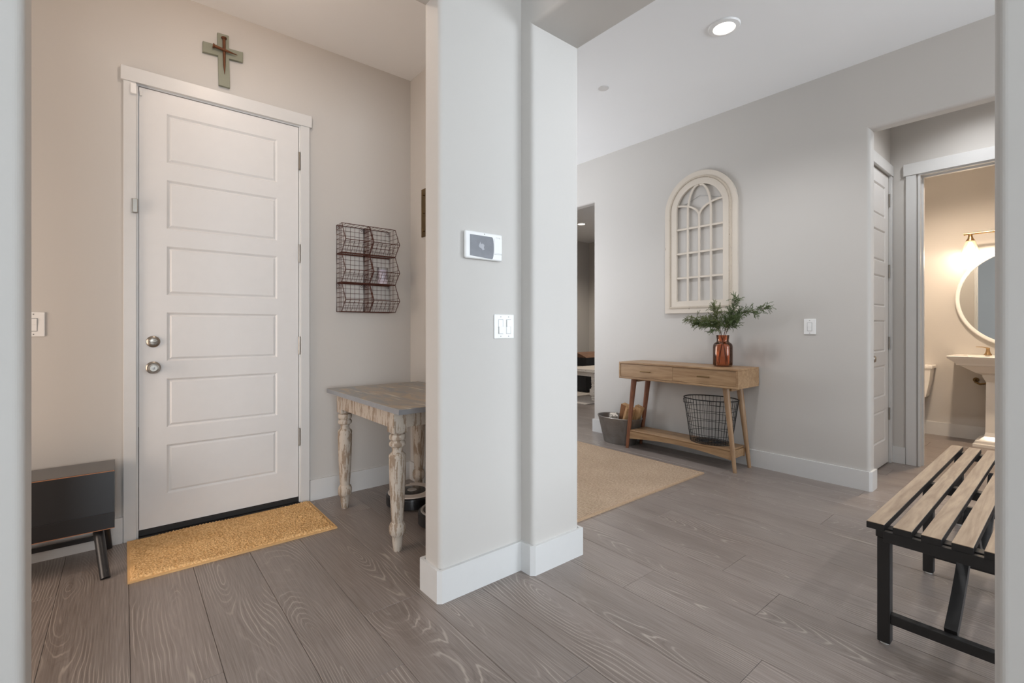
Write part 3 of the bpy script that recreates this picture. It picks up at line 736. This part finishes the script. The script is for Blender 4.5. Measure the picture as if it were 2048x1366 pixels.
B().lathe([(.062, -.010), (.066, -.014), (.090, -.010), (.094, 0), (.062, 0)], (4.6, .45, CH), 28, close=True).done('trim_ring', 'plastic', h3, 40)
B().lathe([(0, -.006), (.063, -.009), (.063, -.001), (0, -.001)], (4.6, .45, CH), 28).done('lens', 'lens', h3, 40)
lamp('recessed_glow', (4.6, .45, CH - .03), 34, (.95, .97, 1.0), .06, 'SPOT', h3)
# entry ceiling light (out of view, it throws the shadows on the door wall)
el = thing('entry_light', 'round flush ceiling light in the entry, above the picture', 'ceiling light', (.46, 2.45, 2.95))
B().lathe([(0, -.07), (.10, -.062), (.15, -.03), (.155, -.012), (0, -.012)], (.46, 2.45, CH), 32).done('bowl', 'lens', el, 40)
B().lathe([(0, -.012), (.165, -.012), (.17, 0), (0, 0)], (.46, 2.45, CH), 32).done('canopy', 'nickel', el, 40)
lamp('entry_glow', (.46, 2.45, CH - .10), 6.5, (1.0, .74, .58), .05, 'POINT', el)

# arched window frame decor
af = thing('arched_window_frame', 'distressed cream arched window frame hung over the console table', 'wall decor', (CW, 2.22, 1.293))
ac, aw = 2.222, .346
def arch(hw, zb, zs=2.24, n=32):
    return [(ac + hw, zb), (ac + hw, zs)] + [(ac + hw * math.cos(PI * i / n), zs + hw * math.sin(PI * i / n)) for i in range(1, n)] + [(ac - hw, zs), (ac - hw, zb)]
xw = CW - .002
B().ring2(arch(aw, 1.293), arch(aw - .052, 1.345), 'x', xw - .028, xw).done('outer_frame', 'cream', af)
B().ring2(arch(aw - .048, 1.341), arch(aw - .062, 1.355), 'x', xw - .036, xw - .004).done('bead_molding', 'cream_edge', af)
bd = B()   # the little beads
pl = arch(aw - .066, 1.359)
for i in range(len(pl) - 1):
    a, q = Vector(pl[i]), Vector(pl[i + 1]); L = (q - a).length; n = max(1, int(L / .011))
    for k in range(n):
        p = a + (q - a) * (k + .5) / n
        bd.lathe([(0, -.004), (.0045, 0), (0, .004)], (xw - .032, p.x, p.y), 6, 'x')
stuff(bd.done('beads', 'cream_edge', af))
B().ring2(arch(aw - .062, 1.355), arch(aw - .122, 1.405), 'x', xw - .030, xw - .002).done('inner_frame', 'cream', af)
iw = aw - .122; q4 = iw / 2; xa_, xb_ = xw - .026, xw - .010
def strip(pts, hw, ins=0):
    """flat bar following pts=(y,z)"""
    b = B(); L = []
    for i, p in enumerate(pts):
        t = Vector(pts[min(i + 1, len(pts) - 1)]) - Vector(pts[max(i - 1, 0)]); t.normalize(); nn = Vector((-t.y, t.x)) * hw
        L.append(((p[0] + nn.x, p[1] + nn.y), (p[0] - nn.x, p[1] - nn.y)))
    poly = [l[0] for l in L] + [l[1] for l in reversed(L)]
    return b.ext(poly, 'x', xa_ + ins, xb_ - ins)
mw = .0085
strip([(ac, 1.40), (ac, 2.180)], mw, .0004).done('mullion', 'cream', af)
for s_ in (-1, 1):
    pts = [(ac + s_ * q4, 1.40), (ac + s_ * q4, 2.20)] + [(ac + s_ * q4 * math.cos(a * .98) ** .9, 2.20 + .262 * math.sin(a)) for a in [PI / 2 * k / 10 for k in range(1, 11)]]
    strip(pts, mw, .0004 + .0003 * s_).done('mullion', 'cream', af)
    pts = [(ac + s_ * iw * 1.02 * (1 - math.cos(PI / 2 * k / 12)), 2.175 + .125 * math.sin(PI / 2 * k / 12)) for k in range(13)]
    strip(pts, mw, .0012 + .0004 * s_).done('tracery_bar', 'cream', af)
for zz in (2.077, 1.850, 1.622):
    strip([(ac - iw - .004, zz), (ac + iw + .004, zz)], mw, .0022).done('crossbar', 'cream', af)
B().tube([(xw - .003, ac + iw + .02, 2.27), (xw - .006, ac, 2.365), (xw - .003, ac - iw - .02, 2.30)], .0014, 6).done('hanging_wire', 'zincgrey', af)

# console table
kt = thing('console_table', 'honey wood console table with two drawers on splayed legs', 'console table', (3.87, 2.27, 0))
kx0, kx1, ky0, ky1, kz0, kz1 = 3.68, 4.05, 1.702, 2.842, .675, .832
sh = .016
cb = B().box(kx0, kx1, ky0, ky1, kz1 - sh, kz1, .002, 1).box(kx0, kx1, ky0, ky1, kz0, kz0 + sh, .002, 1).box(kx0 + .001, kx1, ky0, ky0 + sh, kz0 + sh, kz1 - sh).box(kx0 + .001, kx1, ky1 - sh, ky1, kz0 + sh, kz1 - sh).box(kx1 - .012, kx1 - .001, ky0 + sh, ky1 - sh, kz0 + sh, kz1 - sh)
cb.done('case', 'acacia', kt)
km = (ky0 + ky1) / 2
B().box(kx0 + .03, kx1 - .013, km - .006, km + .006, kz0 + sh, kz1 - sh).done('divider', 'acacia', kt)
for a0, a1, h in ((ky0 + sh + .002, km - .0008, (1.931, 2.037)), (km + .0008, ky1 - sh - .002, (2.488, 2.595))):
    dr = B().box(kx0 + .006, kx0 + .026, a0, a1, kz0 + sh + .002, kz1 - sh - .002, .001, 1).done('drawer', 'acacia', kt)
    hz_ = .7535
    hd = B().tube([(kx0 - .010, h[0], hz_), (kx0 - .010, h[1], hz_)], .0042, 8).tube([(kx0 + .008, h[0] + .012, hz_), (kx0 - .010, h[0] + .012, hz_)], .0035, 8).tube([(kx0 + .008, h[1] - .012, hz_), (kx0 - .010, h[1] - .012, hz_)], .0035, 8)
    hd.done('handle', 'bronze', dr, 40)
def kleg(t, bt, m): B().tube([t, bt], [.0265, .0145], 16).done('leg', m, kt, 40)
kleg((3.775, 1.845, kz0), (3.752, 1.760, 0), 'acacia_leg'); kleg((3.985, 1.832, kz0), (3.990, 1.752, 0), 'acacia_leg')
kleg((3.775, 2.735, kz0), (3.752, 2.800, 0), 'acacia_leg_shaded'); kleg((3.985, 2.72, kz0), (3.990, 2.812, 0), 'acacia_leg_shaded')
for yy in (1.80, 2.70): B().box(3.80, 3.965, yy + .008, yy + .052, kz0 - .035, kz0, .002, 1).done('leg_rail', 'acacia', kt)
B().box(3.752, 3.995, 1.795, 2.765, .163, .178, .002, 1).done('shelf', 'acacia', kt)
for xx, w_ in ((3.762, .018), (3.974, .018)):
    pts = [(1.782, .162), (2.778, .162), (2.781, .092)] + [(2.775 - .99 * k / 20, .092 + .034 * math.sin(PI * k / 20)) for k in range(21)]
    B().ext(pts, 'x', xx - w_ / 2, xx + w_ / 2).done('shelf_rail', 'acacia', kt)
for yy in (1.785, 2.765): B().box(3.78, 3.96, yy, yy + .012, .10, .162, .002, 1).done('end_rail', 'acacia', kt)

# amber bottle vase
vx, vy = 3.885, 1.925
vs = thing('glass_vase', 'amber glass bottle vase on the console table', 'vase', (vx, vy, kz1))
B().lathe([(0, .003), (.068, .003), (.074, .010), (.077, .022), (.077, .165), (.074, .182), (.064, .196), (.052, .203), (.047, .210), (.047, .224), (.051, .255), (.0525, .262), (.0505, .262), (.049, .255), (.045, .224), (.045, .211), (.050, .200), (.062, .193), (.0715, .181), (.0745, .165), (.0745, .024), (.070, .012), (0, .010)], (vx, vy, kz1), 40).done('bottle', 'amber', vs, 50)

# cedar sprigs
def sprig(label, tip, mid, mt, nt, base, droop=0.0, ext=None):
    t = thing('cedar_sprig', label, 'greenery', (vx, vy, kz1 + .02), 'cedar sprigs in the amber vase')
    p0 = Vector(base); p1 = Vector((vx + (base[0] - vx) * -.2, vy + (mid[1] - vy) * .15, kz1 + .255)); p2 = Vector(mid); p3 = Vector(tip)
    P = []
    ctrl = [p0, p1, p2, p3]
    def cat(a, b, c, d, q): return .5 * ((2 * b) + (c - a) * q + (2 * a - 5 * b + 4 * c - d) * q * q + (3 * b - a - 3 * c + d) * q ** 3)
    cc = [ctrl[0]] + ctrl + [ctrl[-1]]
    for i in range(3):
        for k in range(8): P.append(cat(cc[i], cc[i + 1], cc[i + 2], cc[i + 3], k / 8))
    P.append(p3)
    n = len(P)
    B().tube(P, [.0026 - .0016 * i / (n - 1) for i in range(n)], 6).done('stem', 'stem', t, 60)
    f = B()
    def needle(a, d, L, wd):
        d = d.normalized(); s1 = d.orthogonal().normalized(); s2 = d.cross(s1)
        m_ = a + d * L * .4
        ring = [f.bm.verts.new(m_ + (s1 * math.cos(q) + s2 * math.sin(q)) * wd) for q in (0, 2.09, 4.19)]
        va, vb = f.bm.verts.new(a), f.bm.verts.new(a + d * L)
        for k in range(3):
            f.bm.faces.new((va, ring[(k + 1) % 3], ring[k])); f.bm.faces.new((vb, ring[k], ring[(k + 1) % 3]))
    def frond(a, d, L, depth):
        d = d.normalized(); steps = max(3, int(L / .008)); p = a.copy()
        for k in range(steps):
            d = (d + Vector((random.uniform(-.1, .1), random.uniform(-.1, .1), random.uniform(-.1, .1) - .04))).normalized()
            q = p + d * (L / steps)
            needle(p, d, L / steps * 1.6, .0016)
            for s_ in range(3 if depth else 2):
                sd = (d + Vector((random.uniform(-1, 1), random.uniform(-1, 1), random.uniform(-1, 1))) * .85).normalized()
                ln = random.uniform(.010, .020) * (1 - .4 * k / steps)
                if depth and s_ == 0 and random.random() < .5: frond(q, sd, random.uniform(.025, .045), 0)
                else: needle(q, sd, ln, .0018)
            p = q
    for i in range(int(n * .48), n):
        p = P[i]; d = (P[min(i + 1, n - 1)] - P[i - 1]).normalized()
        for _ in range(nt + 2):
            sd = (d * random.uniform(.3, 1.0) + Vector((random.uniform(-.6, .6), random.uniform(-1, 1), random.uniform(-.75, .9))) * .8).normalized()
            fade = 1 - .45 * (i - n * .52) / (n * .48)
            if p.x + sd.x * .07 > CW - .02: sd.x = -abs(sd.x)
            frond(p, sd, random.uniform(.04, .085) * fade, 1)
    frond(P[-1], P[-1] - P[-2], .03, 1)
    o = f.done('foliage', mt, t); stuff(o)
sprig('cedar sprig arching furthest left out of the amber vase', (3.86, 2.215, 1.225), (3.87, 2.03, 1.215), 'leaf2', 2, (3.90, 1.885, kz1 + .018))
sprig('cedar sprig drooping low on the left over the amber vase', (3.84, 2.12, 1.185), (3.86, 1.99, 1.165), 'leaf', 2, (3.87, 1.89, kz1 + .018))
sprig('cedar sprig standing left of centre in the amber vase', (3.90, 2.00, 1.335), (3.89, 1.965, 1.20), 'leaf2', 2, (3.91, 1.90, kz1 + .018))
sprig('tallest cedar sprig rising from the amber vase', (3.86, 1.80, 1.385), (3.87, 1.865, 1.225), 'leaf', 2, (3.88, 1.97, kz1 + .018))
sprig('cedar sprig reaching furthest right out of the amber vase', (3.86, 1.575, 1.31), (3.87, 1.80, 1.255), 'leaf', 2, (3.86, 1.96, kz1 + .018))
sprig('short cedar sprig leaning right just above the amber vase', (3.83, 1.80, 1.225), (3.86, 1.865, 1.185), 'leaf', 2, (3.90, 1.965, kz1 + .018))

# black wire basket on the shelf
wk = thing('wire_basket', 'black wire basket with handles on the console table shelf', 'basket', (3.883, 2.03, .179))
wc = (3.883, 2.03); SXW = .775
def ell(r, z, n=40): return [(wc[0] + r * SXW * math.cos(2 * PI * k / n), wc[1] + r * math.sin(2 * PI * k / n), z) for k in range(n)]
zb_, zt_ = .182, .552; rb_, rt_ = .172, .228
rr = lambda z: rb_ + (rt_ - rb_) * (z - zb_) / (zt_ - zb_)
B().tube(ell(rt_, zt_), .0045, 8, closed=True).done('rim', 'blackwire', wk, 60)
st = B()
for k in range(44):
    a = 2 * PI * k / 44
    st.tube([(wc[0] + .02 * math.cos(a), wc[1] + .02 * math.sin(a), zb_), (wc[0] + rb_ * SXW * math.cos(a), wc[1] + rb_ * math.sin(a), zb_), (wc[0] + rt_ * SXW * math.cos(a), wc[1] + rt_ * math.sin(a), zt_)], .0016, 5)
stuff(st.done('upright_wires', 'blackwire', wk))
for z in (.255, .325, .395, .465): B().tube(ell(rr(z), z), .0018, 6, closed=True).done('hoop', 'blackwire', wk, 60)
for z, r_ in ((zb_, rb_), (zb_, rb_ * .75), (zb_, rb_ * .5), (zb_, rb_ * .25)): B().tube(ell(r_, z), .0026, 6, closed=True).done('base_hoop', 'blackwire', wk, 60)
for s_ in (-1, 1):
    yy = wc[1] + s_ * (rt_ * .52); xx = wc[0] - rt_ * SXW * .86
    B().tube([(xx, yy - .045, zt_ - .002), (xx - .002, yy - .045, zt_ - .035), (xx - .002, yy + .045, zt_ - .035), (xx, yy + .045, zt_ - .002)], .003, 8).done('handle', 'blackwire', wk, 40)

# galvanised tub with firewood
gb = thing('metal_tub', 'galvanised metal tub of firewood beside the console table leg', 'tub', (3.885, 2.985, 0))
gc = (3.885, 2.99, 0)
B().lathe([(0, .004), (.172, .004), (.175, 0), (.178, .006), (.243, .250), (.249, .256), (.250, .262), (.246, .265), (.240, .261), (.238, .25), (.172, .012), (0, .012)], gc, 44, sx=.69).done('shell', 'galv', gb, 40)
def log(label, p0, p1, prof, m, endm='log', tw=0):
    p0, p1 = Vector(p0), Vector(p1); d = (p1 - p0); L = d.length; d.normalize()
    a = (Vector((0, 0, 1)) - d * d.z).normalized(); c_ = d.cross(a)
    t = thing('firewood_log', label, 'firewood', tuple(p0), 'firewood in the metal tub')
    ring = []
    b = B(); n = len(prof); co, si = math.cos(tw), math.sin(tw)
    rows = []
    for q in (0, .33, .66, 1):
        rows.append([b.bm.verts.new(p0 + d * L * q + a * ((u * co - v * si) * random.uniform(.94, 1.06)) + c_ * ((u * si + v * co) * random.uniform(.94, 1.06))) for u, v in prof])
    for i in range(3):
        for k in range(n): b.bm.faces.new((rows[i][k], rows[i][(k + 1) % n], rows[i + 1][(k + 1) % n], rows[i + 1][k]))
    caps = [[v.co.copy() for v in rows[0]], [v.co.copy() for v in rows[-1]]]
    b.done('bark', m, t, fix=True)
    e = B(); e.face(caps[0][::-1]); e.done('cut_end', endm, t)
    e = B(); e.face([p + d * .0006 for p in caps[1]]); e.done('cut_end', endm, t)
    return t
wedge = [(.05, -.045), (.05, .045), (-.01, .05), (-.05, .0), (-.01, -.05)]
quad = [(.034, -.034), (.036, .030), (-.032, .036), (-.036, -.030)]
log('brown-barked split log leaning at the back of the tub', (3.92, 3.00, .05), (3.885, 2.915, .388), quad, 'bark', tw=.4)
log('white birch log leaning towards the hall in the tub', (3.86, 3.075, .04), (3.80, 2.995, .287), quad, 'birch', 'birch', tw=.1)
log('pale split log leaning behind the console table leg', (3.89, 2.945, .05), (3.87, 2.838, .365), wedge, 'log', tw=1.0)
log('pale split log at the right end of the tub', (3.93, 2.90, .08), (3.925, 2.775, .380), quad, 'log', tw=.2)

# jute rug
rg = thing('area_rug', 'tan woven jute rug on the hall floor', 'rug', (2.85, 3.1, 0))
rx0, rx1, ry0, ry1 = 2.06, 3.542, 1.904, 4.3
B().box(rx0 + .012, rx1 - .012, ry0 + .012, ry1 - .012, .0005, .011, .003, 2).done('weave', 'jute', rg)
B().ring2([(rx0, ry0), (rx1, ry0), (rx1, ry1), (rx0, ry1)], [(rx0 + .014, ry0 + .014), (rx1 - .014, ry0 + .014), (rx1 - .014, ry1 - .014), (rx0 + .014, ry1 - .014)], 'z', .0005, .0115).done('binding', 'juteedge', rg)

# slatted bench
sb = thing('slat_bench', 'slatted wooden bench with black frame beside the near right wall', 'bench', (2.96, .275, 0))
sx0, sx1 = 2.09, 3.84
for i in range(6):
    y1_ = .502 - i * .0762
    sl = B().box(sx0, sx1, y1_ - .052, y1_, .426, .4485, .001, 1).done('slat', 'blackwood', sb)
    B().box(sx0 + .0005, sx1 - .0005, y1_ - .0515, y1_ - .0005, .4480, .4505, .0008, 1).done('wood_face', 'oak', sl)
for fx in (2.152, 2.925, 3.78):
    for ly in (.461, .108):
        B().box(fx - .02, fx + .02, ly - .019, ly + .019, .008, .388, .002, 1).done('leg', 'blackwood', sb)
        B().lathe([(0, 0), (.014, 0), (.014, .009), (0, .009)], (fx, ly, 0), 14).done('foot_pad', 'plastic2', sb)
    B().box(fx - .022, fx + .022, .085, .484, .388, .4265, .002, 1).done('cross_rail', 'blackwood', sb)
    B().box(fx - .014, fx + .014, .126, .443, .080, .116, .002, 1).done('stretcher', 'blackwood', sb)
B().box(sx0 + .002, sx0 + .024, .10, .452, .388, .4262, .001, 1).done('end_rail', 'blackwood', sb)
for (a, q) in (((2.17, .285, .112), (2.60, .285, .405)), ((2.907, .285, .112), (2.62, .285, .405)), ((2.945, .285, .112), (3.36, .285, .405)), ((3.765, .285, .112), (3.38, .285, .405))):
    n = 6; P = [Vector(a).lerp(Vector(q), k / n) + Vector((0, 0, -.03 * math.sin(PI * k / n))) for k in range(n + 1)]
    B().tube(P, .024, 4).done('brace', 'blackwood', sb)

# ------------------------------------------------------------------ bathroom
bs = thing('pedestal_sink', 'white pedestal sink on the bathroom wall under the round mirror', 'sink', (6.55, .47, 0))
yc = .47
def frus(b, lv):
    """stack of rectangles (x0,x1,hw,z)"""
    R = [[b.bm.verts.new(p) for p in ((x0, yc - h, z), (x1, yc - h, z), (x1, yc + h, z), (x0, yc + h, z))] for x0, x1, h, z in lv]
    for i in range(len(R) - 1):
        for k in range(4): b.bm.faces.new((R[i][k], R[i][(k + 1) % 4], R[i + 1][(k + 1) % 4], R[i + 1][k]))
    b.bm.faces.new(R[0][::-1]); b.bm.faces.new(R[-1]); return b
frus(B(), [(6.50, 6.79, .13, .685), (6.42, 6.79, .20, .72), (6.36, 6.79, .30, .785), (6.34, 6.79, .325, .79), (6.33, 6.79, .33, .81), (6.30, 6.79, .385, .855), (6.29, 6.79, .392, .875), (6.30, 6.79, .386, .880), (6.38, 6.68, .28, .880), (6.42, 6.66, .24, .80), (6.44, 6.64, .22, .79)]).done('basin', 'porcelain', bs, fix=True)
frus(B(), [(6.40, 6.72, .215, 0), (6.40, 6.72, .215, .025), (6.415, 6.715, .20, .03), (6.415, 6.715, .20, .055), (6.43, 6.71, .175, .065), (6.46, 6.70, .140, .10), (6.47, 6.70, .132, .14), (6.475, 6.70, .128, .63), (6.46, 6.70, .150, .675), (6.46, 6.72, .155, .70)]).done('pedestal', 'porcelain', bs, fix=True)
fc = thing('faucet', 'champagne metal lever faucet on the pedestal sink', 'faucet', (6.70, .6, .88))
B().lathe([(0, 0), (.030, 0), (.030, .006), (.020, .022), (.014, .05), (.013, .066), (.016, .074), (0, .078)], (6.70, .605, .881), 20).done('handle_base', 'champagne', fc, 40)
B().tube([(6.70, .605, .953), (6.69, .64, .962), (6.68, .69, .964)], [.010, .008, .006], 8, flat=.6).done('lever', 'champagne', fc, 50)
B().lathe([(0, 0), (.026, 0), (.024, .01), (.016, .03), (.015, .12), (0, .124)], (6.72, .47, .881), 20).tube([(6.72, .47, .985), (6.66, .47, 1.005), (6.60, .47, .985)], [.014, .012, .011], 10).done('spout', 'champagne', fc, 40)
tag(B().tube([(6.78, .70, .62), (6.74, .70, .60), (6.70, .66, .585), (6.68, .61, .60), (6.68, .58, .66)], .010, 8).tube([(6.795, .70, .62), (6.788, .70, .62)], .024, 16).done('supply_pipe', 'bronze', smooth=50), 'bent bronze water pipe under the pedestal sink', 'pipe')
mr = thing('round_mirror', 'large round mirror with slim white frame above the sink', 'mirror', (6.79, .352, .95))
B().lathe([(.470, -.004), (.472, -.030), (.480, -.036), (.498, -.036), (.506, -.028), (.506, -.001), (.470, -.001)], (6.795, .352, 1.458), 72, 'x', close=True).done('frame', 'mframe', mr, 40)
B().lathe([(0, -.012), (.474, -.012), (.474, -.004), (0, -.004)], (6.795, .352, 1.458), 72, 'x').done('mirror_glass', 'mirror', mr, 30)
vl = thing('vanity_light', 'champagne bar light with glowing glass shades over the round mirror', 'wall light', (6.79, .47, 2.05))
B().box(6.775, 6.795, .41, .53, 2.06, 2.18, .003).tube([(6.78, .47, 2.12), (6.66, .47, 2.115)], .014, 12).done('wall_plate', 'champagne', vl)
B().tube([(6.655, .775, 2.115), (6.655, .165, 2.115)], .011, 12).lathe([(0, -.008), (.014, -.007), (.014, .004), (0, .006)], (6.655, .772, 2.115), 12, 'y').done('bar', 'champagne', vl, 40)
for yy in (.727, .47, .213):
    B().lathe([(0, 0), (.018, -.002), (.016, -.02), (.022, -.045), (.034, -.064), (.034, -.070), (0, -.070)], (6.655, yy, 2.112), 20).done('socket_cup', 'champagne', vl, 40)
    sd = B().lathe([(.030, -.068), (.034, -.072), (.072, -.188), (.070, -.188), (.032, -.074), (.028, -.070)], (6.655, yy, 2.112), 28, close=True).done('glass_shade', 'shade', vl, 50)
    B().lathe([(0, -.080), (.014, -.085), (.017, -.10), (.030, -.135), (.030, -.155), (.018, -.172), (0, -.176)], (6.655, yy, 2.112), 16).done('bulb', 'bulb', sd, 50)
    lamp('vanity_glow', (6.655, yy, 1.905), 4.5, (1.0, .80, .60), .03, 'POINT', vl)
bl = thing('recessed_light', 'added warm recessed light brightening the bathroom, unseen above its doorway', 'ceiling light', (5.62, .75, CH - .02), 'added unseen downlights')  # added out of sight to light the bathroom walls more evenly
B().lathe([(.062, -.010), (.066, -.014), (.090, -.010), (.094, 0), (.062, 0)], (5.62, .75, CH), 28, close=True).done('trim_ring', 'plastic', bl, 40)
B().lathe([(0, -.006), (.063, -.009), (.063, -.001), (0, -.001)], (5.62, .75, CH), 28).done('lens', 'lens', bl, 40)
lamp('bath_fill', (5.62, .75, CH - .08), 165, (1.0, .79, .59), .06, 'SPOT', bl)
tl = thing('toilet', 'white toilet tank edge at the left of the bathroom doorway', 'toilet', (6.5, 1.25, 0))
yc = 1.245
frus(B(), [(6.605, 6.785, .165, .405), (6.60, 6.785, .180, .42), (6.585, 6.785, .212, .60), (6.58, 6.785, .222, .722)]).done('tank', 'porcelain', tl, fix=True)
B().box(6.57, 6.79, yc - .237, yc + .237, .722, .758, .008, 3).done('tank_lid', 'porcelain', tl)
B().lathe([(0, 0), (.115, 0), (.118, .02), (.095, .08), (.10, .18), (.15, .28), (.178, .36), (.182, .395), (.13, .395), (.10, .30), (0, .22)], (6.35, yc, 0), 32, sx=1.35).box(6.45, 6.70, yc - .10, yc + .10, 0, .40, .02).done('bowl', 'porcelain', tl, 40)
B().lathe([(0, .398), (.185, .398), (.188, .408), (.18, .420), (0, .424)], (6.35, yc, 0), 32, sx=1.33).done('seat_lid', 'porcelain', tl, 40)
lv_ = B().tube([(6.578, 1.40, .69), (6.565, 1.40, .69), (6.565, 1.34, .685)], .006, 8); lv_.done('flush_lever', 'nickel', tl, 40)

# ------------------------------------------------------------------ far room glimpsed past the hall
tag(B().box(5.35, 7.6, 4.75, 6.9, .0005, .012, .003).done('far_rug', 'rugpale'), 'pale rug under the turned-leg table in the far room', 'rug')
ft = thing('coffee_table', 'white distressed table with turned legs in the far room', 'table', (6.1, 5.25, .012))
B().ext([(5.62, 4.80), (6.62, 4.80), (6.62, 5.45), (5.62, 5.45)], 'z', .475, .505).box(5.60, 6.64, 4.78, 5.47, .462, .480, .004).done('table_top', 'greywash', ft)
B().ring2([(5.66, 4.84), (6.58, 4.84), (6.58, 5.41), (5.66, 5.41)], [(5.68, 4.86), (6.56, 4.86), (6.56, 5.39), (5.68, 5.39)], 'z', .395, .465).done('apron', 'greywash', ft)
for lx in (5.72, 6.52):
    for ly in (4.90, 5.35):
        l = B().box(lx - .05, lx + .05, ly - .05, ly + .05, .40, .465, .004)
        l.lathe([(0, .40), (.042, .40), (.045, .37), (.044, .335), (.036, .33), (.046, .322), (.046, .31), (.036, .304), (.046, .297), (.046, .285), (.036, .278), (.044, .25), (.036, .225), (.046, .215), (.046, .2), (0, .2)], (lx, ly, 0), 18)
        l.box(lx - .05, lx + .05, ly - .05, ly + .05, .095, .2, .006)
        l.lathe([(0, .1), (.045, .095), (.036, .075), (.045, .065), (.045, .05), (.036, .04), (.042, .02), (.036, .0125), (0, .0125)], (lx, ly, 0), 18)
        l.done('leg', 'greywash', ft, 40)
fc2 = thing('storage_chest', 'dark chest with curved wooden lid behind the white table in the far room', 'chest', (6.9, 6.3, .012))
B().box(6.35, 7.5, 5.62, 6.2, .013, .42, .01).done('body', 'charcoal', fc2)
B().box(6.33, 7.52, 5.60, 6.22, .42, .475, .004).done('band', 'greywash', fc2)
B().box(6.36, 7.49, 5.63, 6.19, .475, .63, .006).done('upper_box', 'blackpaint', fc2)
B().ext([(5.60 + .62 * k / 12, .63 + .085 * math.sin(PI * k / 12)) for k in range(13)], 'x', 6.33, 7.52).done('lid', 'chestwood', fc2)
fl_ = thing('recessed_light', 'small bright downlight in the far room ceiling', 'ceiling light', (6.40, 5.78, CH - .02))
B().lathe([(.062, -.010), (.066, -.014), (.090, -.010), (.094, 0), (.062, 0)], (6.40, 5.78, CH), 28, close=True).done('trim_ring', 'plastic', fl_, 40)
B().lathe([(0, -.006), (.063, -.009), (.063, -.001), (0, -.001)], (6.40, 5.78, CH), 28).done('lens', 'lens', fl_, 40)
lamp('far_glow', (6.40, 5.78, CH - .03), 130, (1.0, .9, .78), .06, 'SPOT', fl_)

for o in S.objects:
    if '_o' in o: del o['_o']
